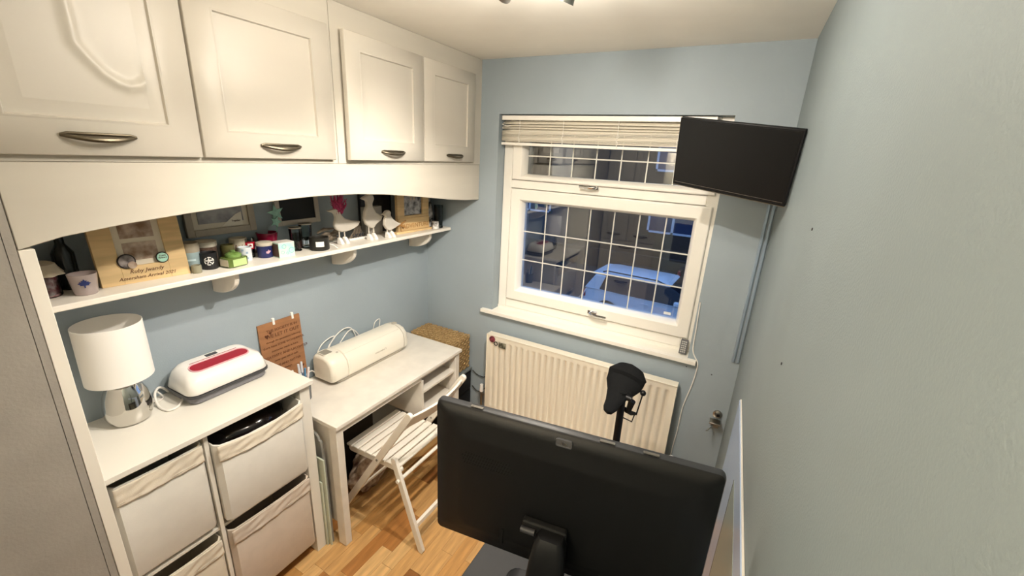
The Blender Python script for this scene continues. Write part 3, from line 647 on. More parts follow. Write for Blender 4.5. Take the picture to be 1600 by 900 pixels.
MB().box(-1.945, -1.931, 1.1465, 2.0575, .420, ZD - .0225).build('back_panel', DESKW, d)
t = thing('black_box', 'plain black box with a handle under the desk', 'case', (-1.82, 1.36, 0))  # black box filling the near-black space under the desk
MB().box(-1.925, -1.80, 1.20, 1.62, .0, .60).build('body', BLACKM, t, bev=.01); MB().tube([(-1.84, 1.34, .60), (-1.84, 1.36, .63), (-1.84, 1.46, .63), (-1.84, 1.48, .60)], .007).build('handle', BLACK, t)
# crumpled bag under desk
def sack(u, v):
    a = u * 2 * PI; b = .02 + v * (PI - .04); r = 1 + .13 * math.sin(3*a + 4*b) * math.sin(b) + .08 * math.sin(7*a - 5*b) + .05 * math.sin(13*a + 9*b)
    return (-1.685 + .062 * math.sin(b) * math.cos(a) * r, 1.465 + .14 * math.sin(b) * math.sin(a) * r, .155 + .148 * math.cos(b) * (1 + .05 * math.sin(5*a)))
tag(MB().grid(sack, 48, 24).build('crumpled_bag', mat('mottled_bag', '6b4d42', .6, col2='b7aa98', vscale=22, bump=.4, bscale=60)), 'crumpled mottled brown and beige bag on the floor under the desk', 'bag')
# boards slotted between unit and desk
FR_ = mat('grey_frame_paint', '8a8a84', .5); PG = mat('pale_green_board', 'c4cbb9', .4)
t = thing('folding_table', 'grey round-cornered folded frame slotted between storage unit and desk', 'folding table', (-1.7, 1.09, 0))
MB().tube(smooth_pts([(-1.93, 1.089, .008), (-1.93, 1.089, .60), (-1.90, 1.089, .655), (-1.64, 1.089, .660), (-1.590, 1.089, .63), (-1.572, 1.089, .56), (-1.565, 1.089, .008)], 6), .0075, 10).build('frame', FR_, t)
MB().box(-1.925, -1.585, 1.088, 1.092, .05, .50).build('panel', DGR, t)
tag(MB().box(-1.90, -1.553, 1.072, 1.080, 0, .535).build('thin_board', PG, bev=.001), 'pale green thin board leaning upright in the gap, the wider one', 'board')
tag(MB().box(-1.90, -1.570, 1.062, 1.0695, 0, .40).build('thin_board', PG, bev=.001), 'shorter pale board standing right against the storage unit side', 'board')
# plaque and pens
t = thing('wooden_plaque', 'brown engraved wooden plaque leaning on the wall behind the desk', 'plaque', (-1.930, 1.185, ZD), rot=(0, math.radians(-3), 0))
MB().box(-.008, 0, -.112, .112, 0, .402).build('board', PLAQ, t, world=False, bev=.001)
lines = [('THE SOCIETY IS IN', .020, .358), ('WE LET IT OUT', .026, .330), ('through the generations following', .0135, .302), ('there have SOME WONDERFUL', .0165, .276), ('memories made in here', .015, .250), ('CREATIVITY AND LAUGHTER', .0190, .222), ('never goes out of style', .014, .196), ('LOVE AND GLITTER', .017, .166), ('always', .017, .140)]
for s, sz, z in lines: text('engraving', s, sz, frame_M((.0006, .010, z), (0, 1, 0), (0, 0, 1)), BURN, t, world=False)
for (hy, hz, s) in ((-.075, .335, .011), (-.055, .348, .008), (.075, .100, .011), (.092, .112, .008)):
    MB().prism([(hy + s * .9 * math.sin(a)**3, hz + s * .07 * (13*math.cos(a) - 5*math.cos(2*a) - 2*math.cos(3*a) - math.cos(4*a))) for a in [k * PI / 8 for k in range(16)]], .0, .001).build('heart', BURN, t, world=False, smooth=False)
for yy in (-.030, .072):
    MB().box(-.012, .004, yy - .006, yy + .006, .385, .420).build('clip', GLOSSW, t, world=False, bev=.002)
t = thing('pen_pot', 'clear pot behind the storage unit corner, holding pens', 'pot', (-1.80, 1.175, ZD)); PX, PY = -1.80, 1.175
lathe_part('pot_body', [(.032, 0), (.035, .004), (.037, .10), (.034, .10), (.032, .008), (.001, .006)], (PX, PY, ZD), mat('smoked_pot', '8b8f92', .2, trans=.5), t)
for k, (dx, dy, h, cc_, lab) in enumerate(((-.01, -.022, .175, 'e8e6e0', 'white pen at the left of the pot'), (.0, -.008, .205, '9aa7b4', 'tall grey pen in the middle of the pot'), (.012, .004, .180, '4f86ad', 'blue pen at the front of the pot'), (-.012, .010, .200, '5f7f9a', 'slate blue pen at the back of the pot'), (.006, .020, .170, 'e9ddd8', 'short pale pen at the right of the pot'), (.016, -.014, .165, 'f2f0ea', 'white capped pen low at the front of the pot'))):
    tp = thing('pen', lab, 'pen', (PX + dx * .4, PY + dy * .4, ZD + .009), group='pens in the clear pot')
    b0 = Vector((PX + dx * .4, PY + dy * .4, ZD + .009)); b1 = Vector((PX + dx * 1.7, PY + dy * 1.7, ZD + h)); mm = mat('pen_%d' % k, cc_, .35)
    MB().cyl(b0, b0 + (b1 - b0) * .7, .0052, seg=10).build('barrel', mm, tp); MB().cyl(b0 + (b1 - b0) * .7, b1, .0060, .0052, seg=10).build('cap', mat('pen_cap_%d' % k, 'd8dbe0' if k % 2 else cc_, .3), tp)
# ------------------------------------------------------------------ cutting machine
t = thing('cutting_machine', 'long cream craft cutting machine with rounded ends, on the desk', 'cutting machine', (-1.853, 1.622, ZD)); t.scale = (1.06, 1.04, 1.10)
LY = .285
def xs(y_, k, off=0):   # cross-section ring at length y_, scale k (end rounding)
    P = [(-.072, .018), (.078, .018), (.088, .030), (.090, .070), (.082, .112), (.055, .140), (.020, .150), (-.040, .150), (-.070, .138), (-.078, .110), (-.078, .040)]
    return [(p[0] * k - off * 0, y_, .018 + (p[1] - .018) * (.5 + .5 * k) ) for p in P]
MB().rings([xs(-LY, .78), xs(-LY + .008, .90), xs(-LY + .022, .97), xs(-LY + .045, 1), xs(-.185, 1)]).build('end_housing', EGG, t, world=False, bev=.006, bseg=3, angle=1.0)
MB().rings([xs(LY, .78), xs(LY - .008, .90), xs(LY - .022, .97), xs(LY - .045, 1), xs(.245, 1)]).build('end_housing', EGG, t, world=False, bev=.006, bseg=3, angle=1.0)
MB().rings([xs(-.183, 1.0), xs(.243, 1.0)]).build('lid', EGG, t, world=False, bev=.006, bseg=3, angle=1.0)
MB().rings([[(p[0] * k, p[1] * k, z) for p in rr(.080, LY - .012, 0, .04)] for k, z in ((.90, .0), (.96, .010))] + [[(p[0], p[1], .0175) for p in rr(.083, LY - .004, 0, .04)]]).build('base', EGGD, t, world=False)
MB().rings([rr(.033, .030, .1490, .012), rr(.032, .029, .1515, .012), rr(.029, .026, .1515, .010), rr(.027, .024, .1505, .008)]).xf(Matrix.Translation((-.018, -.240, 0))).build('tool_cup', EGG, t, world=False)
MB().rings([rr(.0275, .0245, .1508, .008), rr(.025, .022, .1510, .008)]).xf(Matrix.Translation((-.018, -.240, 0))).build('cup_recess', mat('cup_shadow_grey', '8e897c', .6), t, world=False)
MB().lathe([(.017, .1498), (.016, .152), (.013, .152), (.012, .1502), (.001, .1502)]).xf(Matrix.Translation((-.010, .262, 0))).build('dial', EGGD, t, world=False)
MB().lathe([(.006, .149), (.006, .1512), (.001, .1514)]).xf(Matrix.Translation((.03, -.205, 0)) ).build('button', EGGD, t, world=False)
MB().box(.0555, .0563, -.18, .24, .1385, .1393).build('lid_seam', EGGD, t, world=False)
text('lettering', 'cricut maker 3', .0145, frame_M((.0905, .045, .078), (0, 1, 0), (-.06, 0, 1)), EGGD, t, world=False, depth=.001)
MB().tube(smooth_pts([(-.085, -.13, .02), (-.088, -.18, .05), (-.088, -.165, .13), (-.084, -.12, .175), (-.088, -.15, .18), (-.084, -.21, .16), (-.086, -.24, .11), (-.084, -.19, .07), (-.086, -.10, .12), (-.084, -.03, .175), (-.088, .02, .165), (-.086, .06, .10), (-.086, .07, .02)], 8), .0028, 8).build('power_cord', WCAB, t, world=False)
MB().tube(smooth_pts([(-.088, -.20, .04), (-.084, -.15, .15), (-.088, -.07, .195), (-.084, -.01, .19), (-.088, .03, .12), (-.086, .045, .03)], 8), .0028, 8).build('data_cord', WCAB, t, world=False)
MB().tube(smooth_pts([(-.066, -.27, .03), (-.050, -.31, .065), (-.040, -.36, .055), (-.045, -.43, .006)], 8), .0028, 8).build('data_cord', WCAB, t, world=False)
MB().tube(smooth_pts([(-.088, .16, .12), (-.086, .18, .165), (-.088, .22, .17), (-.086, .21, .12)], 8), .0025, 8).build('data_cord', WCAB, t, world=False)
# ------------------------------------------------------------------ seagrass basket on black drawer unit
t = thing('drawer_tower', 'black low drawer tower with grey top behind the desk end', 'drawers', (-1.74, 2.23, 0))
MB().box(-1.95, -1.545, 2.125, 2.335, 0, .465).build('body', BLACKM, t, bev=.004)
MB().box(-1.952, -1.535, 2.118, 2.337, .4655, .485).build('top', mat('slate_grey_top', '6f7676', .5), t, bev=.003)
for z in (.02, .17, .32): MB().box(-1.5445, -1.536, 2.135, 2.325, z, z + .135).build('drawer', BLACK, t, bev=.003)
SG = mat('seagrass', 'c0a272', .8, col2='86693e', vscale=60, stretch=(1, 3, 3), bump=.3, bscale=150)
t = thing('seagrass_basket', 'woven seagrass basket with lid in the corner behind the desk', 'basket', (-1.74, 2.23, .486))
MB().box(-1.935, -1.560, 2.133, 2.325, .487, .735).build('core', SG, t, bev=.01)
mb = MB(); nz = 13
for j in range(nz):
    z = .497 + j * .019
    for i in range(15):
        for (P0, P1, nrm) in (((-1.555, 2.130), (-1.555, 2.328), (1, 0)),) if i < 8 else ():
            a = i / 8; b = (i + 1) / 8; ys = P0[1] + (P1[1] - P0[1]) * a; ye = P0[1] + (P1[1] - P0[1]) * b; o_1 = .004 if (i + j) % 2 else -.001
            mb.ball((-1.559 + o_1, (ys + ye) / 2, z), .0105, .45, 1.35, 1.0, 8)
    for i in range(15):
        xx = -1.935 + (i + .5) * .025; o_1 = -.004 if (i + j) % 2 else .001
        mb.ball((xx, 2.132 + o_1, z), .0105, 1.3, .45, 1.0, 8)
o = mb.build('weave', SG, t); o['kind'] = 'stuff'
mb = MB()
for i in range(16):
    for j in range(9):
        mb.ball((-1.932 + i * .0245, 2.142 + j * .0225, .7375 + (.003 if (i + j) % 2 else 0)), .0125, 1.1 if (i + j) % 2 else .8, .8 if (i + j) % 2 else 1.1, .45, 8)
o = mb.build('lid_weave', SG, t); o['kind'] = 'stuff'
# ------------------------------------------------------------------ folding chair
t = thing('folding_chair', 'white slatted folding chair half pushed under the desk', 'chair', (-1.42, 1.47, 0))
CW = mat('white_painted_wood', 'ece6da', .4, var=.02, vscale=10)
ya, yb = 1.262, 1.690
def beam(mb, p0, p1, w_, th, ny=(0, 1, 0)):   # rounded-end flat bar; th along y
    p0, p1 = Vector(p0), Vector(p1); dr_ = (p1 - p0).normalized(); s_ = dr_.cross(Vector(ny)).normalized() * w_ / 2
    poly = []
    for k in range(7): a = -PI/2 + k * PI / 6; poly.append(p1 + s_ * math.sin(a) + dr_ * (w_ / 2) * math.cos(a) - dr_ * w_ / 2)
    for k in range(7): a = PI/2 - k * PI / 6; poly.append(p0 + s_ * math.sin(a) - dr_ * (w_ / 2) * math.cos(a) + dr_ * w_ / 2)
    n_ = Vector(ny) * th / 2
    A = [mb.bm.verts.new(p - n_) for p in poly]; Bv = [mb.bm.verts.new(p + n_) for p in poly]
    mb.bm.faces.new(A); mb.bm.faces.new(Bv[::-1])
    for i in range(len(poly)): j = (i + 1) % len(poly); mb.bm.faces.new((A[i], A[j], Bv[j], Bv[i]))
    return mb
for s, y in ((-1, ya), (1, yb)):
    beam(MB(), (-1.700, y, .001), (-1.158, y, .835), .036, .019).build('back_post', CW, t, bev=.002)
    yi = y - s * .021
    beam(MB(), (-1.125, yi, .0), (-1.300, yi, .520), .034, .019).build('leg', CW, t, bev=.002)
    ys_ = y - s * .042
    beam(MB(), (-1.640, ys_, .428), (-1.262, ys_, .445), .034, .018).build('seat_rail', CW, t, bev=.002)
    MB().cyl((-1.385, y - s * .012, .487), (-1.385, y + s * .013, .487), .006).build('bolt', STEEL, t)
NS = 8
for k in range(NS):
    xx = -1.628 + k * .0485; zz = .448 + (k / NS) * .014
    MB().box(xx - .0185, xx + .0185, ya + .012 + .012, yb - .012 - .012, zz, zz + .012).build('slat', CW, t, bev=.003)
# curved top rail
mb = MB(); pts = []
for k in range(13):
    u = k / 12; y = ya + .0095 + u * (yb - ya - .019); bow = .030 * math.sin(PI * u)
    x0 = -1.178 + bow; pts.append([(x0 - .006 - .020, y, .775 - .028), (x0 + .006 - .020, y, .775 - .032), (x0 + .006 + .008, y, .775 + .034), (x0 - .006 + .008, y, .775 + .038)])
mb.rings(pts).build('top_rail', CW, t, bev=.003)
MB().cyl((-1.595, ya + .01, .165), (-1.595, yb - .01, .165), .009).build('stretcher', CW, t)
MB().box(-1.182, -1.164, ya + .031, yb - .031, .130, .158).build('stretcher', CW, t, bev=.002)
MB().cyl((-1.262, ya - .0, .40), (-1.262, yb - .031, .40), .010).build('lock_bar', CW, t)
# ------------------------------------------------------------------ window
wn = struct(thing('window_1', '', '', (-.75, 2.47, 1.0))); del wn['label']; del wn['category']
YG = 2.475
mb = MB()
mb.box(-1.390, -1.330, 2.430, 2.52, .985, 2.225).box(-.172, -.113, 2.430, 2.52, .985, 2.225).box(-1.330, -.172, 2.430, 2.52, .985, 1.045).box(-1.330, -.172, 2.430, 2.52, 1.795, 1.845).box(-1.330, -.172, 2.430, 2.52, 2.185, 2.225)
mb.build('outer_frame', UPVC, wn, bev=.004)
def sash(x0, x1, z0, z1, bx, bz):
    def r(a, b, y): return [(x0 + a, y, z0 + b), (x1 - a, y, z0 + b), (x1 - a, y, z1 - b), (x0 + a, y, z1 - b)]
    return MB().rings([r(0, 0, 2.50), r(0, 0, 2.418), r(.006, .006, 2.412), r(bx - .018, bz - .018, 2.412), r(bx - .012, bz - .012, 2.420), r(bx, bz, 2.448), r(bx, bz, 2.50)], caps=False)
sash(-1.322, -.135, 1.050, 1.792, .082, .082).build('casement_sash', UPVC, wn, bev=.002)
sash(-1.322, -.135, 1.848, 2.182, .082, .036).build('fanlight_sash', UPVC, wn, bev=.002)
GX0, GX1 = -1.240, -.217
for (z0, z1, hs, nm) in ((1.132, 1.710, (1.325, 1.518), 'lower'), (1.884, 2.146, (1.995,), 'upper')):
    g = MB().quad([(GX0 - .004, YG, z0 - .004), (GX1 + .004, YG, z0 - .004), (GX1 + .004, YG, z1 + .004), (GX0 - .004, YG, z1 + .004)]).build('glass_pane', WGLASS, wn, smooth=False)
    g2 = MB().quad([(GX0 - .004, YG + .016, z0 - .004), (GX1 + .004, YG + .016, z0 - .004), (GX1 + .004, YG + .016, z1 + .004), (GX0 - .004, YG + .016, z1 + .004)]).build('glass_pane', WGLASS, wn, smooth=False)
    LEAD = mat('white_lead_strip', 'd8d6cc', .4)
    for k in range(1, 7):
        xx = GX0 + (GX1 - GX0) * k / 7 + .004
        MB().box(xx - .0035, xx + .0035, YG - .003, YG - .0005, z0, z1).build('glazing_bar', LEAD, wn)
    for zz in hs: MB().box(GX0, GX1, YG - .0035, YG - .0006, zz - .0035, zz + .0035).build('glazing_bar', LEAD, wn)
MB().box(-.292, -.252, YG - .0012, YG - .0004, 1.150, 1.166).build('sticker', WP, wn)
for (hx, hz, s) in ((-.775, 1.838, 1), (-.700, 1.086, 1)):
    mb = MB().box(hx - .028, hx + .028, 2.404, 2.4125, hz - .010, hz + .010)
    mb.tube(smooth_pts([(hx - .010, 2.404, hz), (hx - .006, 2.385, hz - .002), (hx + .03, 2.378, hz - .006), (hx + .095, 2.382, hz - .008)] if hz < 1.5 else [(hx + .018, 2.404, hz + .002), (hx + .010, 2.384, hz + .002), (hx - .03, 2.378, hz), (hx - .080, 2.384, hz + .002)]), [.008] * 25, 8)
    mb.build('handle', CHROME, wn)
sl = MB().box(-1.466, -.066, 2.3175, 2.3495, .945, .968).box(OX0 + .001, OX1 - .001, 2.3495, 2.431, .9655, .968)
struct(sl.build('window_sill', UPVC, bev=.004))
MB().box(OX0, OX1, 2.431, 2.47, .9655, .985).build('frame_foot', UPVC, wn)
# TV remote
t = thing('remote_control', 'small black remote control at the right end of the window sill', 'remote control', (-.146, 2.392, 1.010), rot=(math.radians(62), 0, 0))
MB().rings([rr(.0185, .042, .0, .006), rr(.020, .0435, .004, .006), rr(.0185, .042, .011, .006)]).build('body', DGR, t, world=False)
for i in range(3):
    for j in range(6): MB().box(-.013 + i * .0095, -.006 + i * .0095, -.034 + j * .0115, -.027 + j * .0115, .011, .0128).build('button', mat('grey_button', 'a7a69f', .5), t, world=False, smooth=False)
# venetian blind
t = thing('venetian_blind', 'cream slatted venetian blind pulled up at the top of the window', 'blind', (-.75, 2.39, 2.22))
BX0, BX1 = -1.378, -.185; SLM = mat('cream_blind_slat', 'ddd6c6', .45)
MB().box(BX0, BX1, 2.362, 2.402, 2.194, 2.2200).build('headrail', UPVC, t, bev=.002)
zs = [2.182, 2.168, 2.155, 2.143] + [2.134 - k * .0052 for k in range(12)]
for i, z in enumerate(zs):
    tilt = .52 if i < 4 else 0.04
    def slat(u, v, z=z, tilt=tilt):
        xx = BX0 + .003 + u * (BX1 - BX0 - .006); q = (v - .5) * .038
        return (xx, 2.382 + q * math.cos(tilt), z + q * math.sin(tilt) + .0018 * (1 - (2*v-1)**2) + .0015 * math.sin(u * 4 + i) + (-.006 * max(0, (.06 - u) / .06) if i in (1, 3) else 0))
    MB().grid(slat, 16, 4).build('slat', SLM, t, solid=.0012 if i < 4 else .0036)
MB().box(BX0, BX1, 2.364, 2.400, 2.052, 2.068).build('bottom_rail', UPVC, t, bev=.002)
for xx in (-1.255, -.975, -.66, -.35):
    MB().tube([(xx, 2.361, 2.2), (xx + .002, 2.3595, 2.14), (xx - .003, 2.359, 2.10), (xx, 2.3605, 2.055)], .0014, 6).build('ladder_cord', WCAB, t)
    MB().tube(smooth_pts([(xx, 2.358, 2.13), (xx + .010, 2.355, 2.115), (xx - .006, 2.356, 2.10), (xx + .006, 2.356, 2.085), (xx, 2.357, 2.06)], 4), .0012, 6).build('ladder_cord', WCAB, t)
MB().tube(smooth_pts([(-1.372, 2.356, 2.17), (-1.34, 2.352, 2.16), (-1.31, 2.354, 2.162)], 4), .002, 6).build('tilt_cord', WCAB, t)
# ------------------------------------------------------------------ radiator
RX0, RX1, RZ0, RZ1 = -1.368, -.133, .235, .822
t = thing('radiator', 'cream ribbed panel radiator under the window', 'radiator', (-.75, 2.29, RZ0))
RAD = mat('radiator_enamel', 'ece4d2', .35)
NR = 27; sp = (RX1 - RX0 - .05) / NR
def radf(u, v):
    xx = RX0 + u * (RX1 - RX0); zz = RZ0 + v * (RZ1 - RZ0); q = ((xx - RX0 - .025) / sp) % 1
    e = min(1, max(0, min(zz - RZ0 - .035, RZ1 - .035 - zz) / .012)); inb = RX0 + .025 < xx < RX1 - .025
    dpt = (.0095 * max(0, math.cos((q - .5) * 2 * PI) * .5 + .5) ** 2.2) * e if inb else 0
    return (xx, 2.262 + dpt, zz)
vs_ = [0, .055, .065, .08, .5, .92, .935, .945, 1]
mb = MB(); nu = NR * 10 + 12
V = [[mb.bm.verts.new(radf(i / nu, v)) for v in vs_] for i in range(nu + 1)]
for i in range(nu):
    for j in range(len(vs_) - 1): mb.bm.faces.new((V[i][j], V[i+1][j], V[i+1][j+1], V[i][j+1]))
mb.build('front_panel', RAD, t, angle=1.3)
MB().box(RX0, RX1, 2.273, 2.315, RZ0 + .003, RZ1 - .003).build('back_panel', RAD, t, bev=.003)
mb = MB().box(RX0 - .003, RX1 + .003, 2.2585, 2.318, RZ1 - .004, RZ1 + .002).box(RX0 - .003, RX0, 2.2585, 2.318, RZ0, RZ1).box(RX1, RX1 + .003, 2.2585, 2.318, RZ0, RZ1)
mb.build('casing', RAD, t, bev=.001)
for (xx, zz, r) in ((RX0 - .050, .345, .016), (RX1 + .040, .300, .019)):
    v = MB().cyl((xx, 2.29, zz), (xx, 2.29, zz + .055), r, r * .8, 16).build('valve_cap', GLOSSW, t, bev=.002)
    MB().cyl((xx, 2.29, 0), (xx, 2.29, zz), .0075).build('pipe', STEEL, t)
    MB().cyl((xx, 2.29, zz - .02), (RX0 if xx < RX0 else RX1, 2.29, zz - .02), .009).build('valve_body', STEEL, t)
for k in (0, 1):
    MB().box(RX0 + .3 + k * .6, RX0 + .33 + k * .6, 2.315, 2.35, RZ0 + .1, RZ1 - .1).build('wall_bracket', STEEL, t)
t = thing('novelty_magnet', 'round red and black magnet with a ring at the radiator top left corner', 'magnet', (-1.325, 2.258, .798))
MB().lathe([(.022, 0), (.022, .004), (.001, .006)], seg=20).xf(Matrix.Translation((-1.325, 2.2585, .795)) @ Matrix.Rotation(PI/2, 4, 'X')).build('disc', mat('red_black_print', '241618', .4, col2='a04450', vscale=60), t)
MB().tube([(-1.293 + .013 * math.cos(a), 2.253, .772 + .013 * math.sin(a)) for a in [k * PI / 8 for k in range(17)]], .0028, 6).build('ring', BLACK, t)
tag(MB().box(-1.272, -1.218, 2.2545, 2.2575, .748, .786).build('photo_magnet', mat('landscape_print', '2f2e1d', .4, col2='9a9784', vscale=50), smooth=False), 'small dark landscape photo magnet on the radiator', 'magnet')
# black cables left of radiator
tag(MB().tube(smooth_pts([(-1.395, 2.335, .62), (-1.410, 2.33, .56), (-1.412, 2.33, .44), (-1.400, 2.33, .33), (-1.395, 2.33, .22), (-1.41, 2.33, .12), (-1.42, 2.33, .007)]), .0045, 8).build('black_cable', BCAB), 'black cable hanging down the wall left of the radiator', 'cable')
tag(MB().tube(smooth_pts([(-1.53, 2.337, .46), (-1.49, 2.338, .435), (-1.44, 2.338, .43), (-1.418, 2.338, .44)]), .003, 8).build('black_cable', BCAB), 'upper thin black cable drooping from the drawer tower', 'cable')
tag(MB().tube(smooth_pts([(-1.53, 2.337, .33), (-1.49, 2.338, .300), (-1.45, 2.338, .31), (-1.418, 2.338, .345)]), .003, 8).build('black_cable', BCAB), 'lower thin black cable drooping beside the drawer tower', 'cable')
tag(MB().tube(smooth_pts([(-.103, 2.343, 1.30), (-.098, 2.344, 1.15), (-.092, 2.344, 1.02), (-.058, 2.344, .955), (-.056, 2.344, .90), (-.066, 2.344, .80), (-.088, 2.344, .66), (-.092, 2.344, .50), (-.10, 2.344, .35), (-.10, 2.344, .02)]), .0032, 8).build('white_cable', WCAB), 'thin white cable running down the wall right of the radiator', 'cable')
# ------------------------------------------------------------------ television
cx_tv = Vector((-.076, 1.860, 2.0205)); rv_ = Vector((.305, .063, -.319)); Rtv = Matrix.Rotation(rv_.length, 4, rv_.normalized())
t = thing('television', 'small black television on an arm in the corner above the sill', 'television', cx_tv); t.rotation_euler = Rtv.to_euler()
Wt, Ht = .440, .270
MB().box(-Wt/2, Wt/2, 0, .018, -Ht/2, Ht/2).build('casing', BLACK, t, world=False, bev=.003)
MB().box(-Wt/2 + .008, Wt/2 - .008, -.0012, -.0002, -Ht/2 + .016, Ht/2 - .008).build('screen', SCREEN, t, world=False, smooth=False)
MB().box(-Wt/2 + .010, Wt/2 - .010, -.0020, -.0004, -Ht/2 + .0118, -Ht/2 + .0132).build('trim_line', STEEL, t, world=False)
MB().box(-Wt/2 + .001, Wt/2 - .001, -.0014, .016, -Ht/2 - .003, -Ht/2 - .0003).build('silver_edge', STEEL, t, world=False)
MB().rings([[(x_ , y_, z_) for x_, z_, y_ in rr(.17, .095, .0182, .02)], [(x_, y_, z_) for x_, z_, y_ in rr(.15, .08, .045, .02)]]).build('back_housing', BLACK, t, world=False)
br = thing('television_bracket', 'black wall arm holding the television in the corner', 'bracket', (.02, 2.34, 2.0))
bc = W(t) @ Vector((.0, .047, 0))
MB().box(-.03, .07, 2.338, 2.3495, 1.93, 2.09).build('wall_plate', BLACK, br, bev=.002)
MB().tube([(.02, 2.338, 2.01), (.05, 2.20, 2.01), (bc.x + .02, bc.y + .12, bc.z)], .014, 8).build('arm', BLACK, br)
MB().cyl((bc.x + .02, bc.y + .12, bc.z), bc + Vector((.002, .006, .002)), .02).build('joint', BLACK, br)
ALU = mat('silver_conduit', '9fb0bf', .3, metal=.4)
for k, (xx, lab) in enumerate(((.100, 'left silver cable cover strip below the television'), (.121, 'right silver cable cover strip in the corner below the television'))):
    tag(MB().box(xx, xx + .014, 2.338, 2.3495, 1.010, 1.90).build('cable_cover', ALU, bev=.003), lab, 'cable cover', 'silver cable covers under the television')
# wall fitting (coat-hook like metal outlet) right of radiator
t = thing('wall_outlet', 'metal outlet fitting with a shelf plate on the wall right of the radiator', 'wall fitting', (.085, 2.345, .65))
MB().lathe([(.024, 0), (.024, .006), (.014, .010), (.012, .022), (.001, .022)], seg=24).xf(Matrix.Translation((.093, 2.349, .680)) @ Matrix.Rotation(PI/2, 4, 'X')).build('flange', STEEL, t)
MB().lathe([(.009, 0), (.009, .003), (.001, .003)], seg=16).xf(Matrix.Translation((.096, 2.3265, .684)) @ Matrix.Rotation(PI/2, 4, 'X')).build('hole', BLACK, t)
MB().box(.060, .115, 2.290, 2.345, .640, .650).build('plate', STEEL, t, bev=.002)
MB().box(.068, .108, 2.318, 2.345, .61, .6398).build('plate_support', STEEL, t, bev=.002)
MB().cyl((.080, 2.305, .634), (.055, 2.262, .612), .006, .005).build('spout', CHROME, t)
def dot(p, axis, lab):
    mb = MB().lathe([(.0032, 0), (.0032, .0018), (.001, .0022)], seg=10)
    mb.xf(Matrix.Translation(p) @ Matrix.Rotation({'x': -PI/2, 'y': PI/2}[axis], 4, {'x': 'Y', 'y': 'X'}[axis]))
    tag(mb.build('screw', DGR), lab, 'screw')
dot((.1405, 1.11, 1.878), 'x', 'upper dark screw head on the right wall')
dot((.1405, 1.031, 1.588), 'x', 'lower dark screw head on the right wall')
dot((.022, 2.3495, .905), 'y', 'dark screw head on the wall right of the sill end')
dot((-.110, 2.3495, .915), 'y', 'dark rawlplug hole in the wall just below the sill end')
# ------------------------------------------------------------------ pale board on right wall
t = thing('wall_board', 'long pale blue board with white top edge standing against the right wall', 'board', (.132, 1.1, .3))
PB = mat('pale_blue_gloss', 'b4c6e2', .18, var=.03, vscale=2)
a_, b_ = 1.74, .25
def wb_z(y): return 1.112 + (1.74 - y) * .120
mb = MB().prism([(b_, .30), (a_, .30), (a_, wb_z(a_)), (b_, wb_z(b_))], .1325, .1405); mb.build('board', PB, t)
MB().prism([(b_, wb_z(b_) + .0005), (a_, wb_z(a_) + .0005), (a_, wb_z(a_) + .005), (b_, wb_z(b_) + .004)], .1352, .1405).build('top_edge', SATIN, t, bev=.001)
MB().prism([(b_, .32), (1.25, .32), (1.25, wb_z(1.25) - .075), (b_, wb_z(b_) - .075)], .1314, .1324).build('inset', mat('sage_inset', '93a09c', .25), t, smooth=False)
MB().box(.1308, .1324, 1.2505, 1.2535, .32, wb_z(1.25) - .075).build('inset_edge', DGR, t, smooth=False)
# ------------------------------------------------------------------ exercise bike saddle
t = thing('exercise_bike', 'black exercise bike, only its saddle and post showing before the radiator', 'exercise bike', (-.31, 1.62, 0))
SD = mat('black_gel_fabric', '0e0f10', .85, bump=.4, bscale=300, spec=.2)
SC = Vector((-.322, 1.690, 1.045))
# nose towards the camera and left, tail raised towards the window and right
nose = Vector((-.16, -1, -.62)).normalized(); side = Vector((1, -.10, -.10)).normalized(); side = (side - nose * side.dot(nose)).normalized(); upv = side.cross(nose).normalized() * -1
if upv.z < 0: upv = -upv
def sad(u, v):
    a = u * 2 * PI; s = v   # 0 tail ..1 nose
    wv = [(-.115, .01), (-.105, .060), (-.07, .088), (-.02, .080), (.03, .052), (.08, .036), (.115, .030), (.135, .020), (.142, .003)]
    q = v * (len(wv) - 1); i = min(int(q), len(wv) - 2); f = q - i; L0 = wv[i][0] * (1-f) + wv[i+1][0] * f; wd = wv[i][1] * (1-f) + wv[i+1][1] * f
    zt = math.sin(a); xx = math.cos(a) * wd * (1 if zt > 0 else .9)
    hh = .028 * (wd / .085) ** .5 * (zt if zt > 0 else zt * 1.1) + (.012 * math.cos(a) ** 2 if v < .5 else 0) * -1
    dip = -.010 * math.exp(-((v - .55) / .25) ** 2)
    return SC + nose * L0 + side * xx + upv * (hh + dip + (.012 if v < .3 else 0))
MB().grid(sad, 36, 32).build('saddle', SD, t)
pb = Vector((-.300, 1.665, 1.010)); p1 = Vector((-.318, 1.66, 1.03)); p2 = Vector((-.285, 1.60, .50))
MB().tube([(-.305, 1.665, 1.035), (-.300, 1.640, .86), (-.290, 1.60, .50)], .0155, 14).build('seat_post', BLACK, t)
mb = MB()
for s in (-1, 1):
    mb.tube(smooth_pts([SC + nose * -.08 + side * .035 * s - upv * .02, SC + nose * -.05 + side * .028 * s - upv * .055, SC + nose * .04 + side * .022 * s - upv * .055, SC + nose * .10 + side * .012 * s - upv * .02]), .0045, 8)
mb.build('rails', BLACK, t)
MB().cyl(Vector((-.305, 1.665, 1.02)) - side * .04, Vector((-.305, 1.665, 1.02)) + side * .04, .013).build('clamp', BLACK, t)
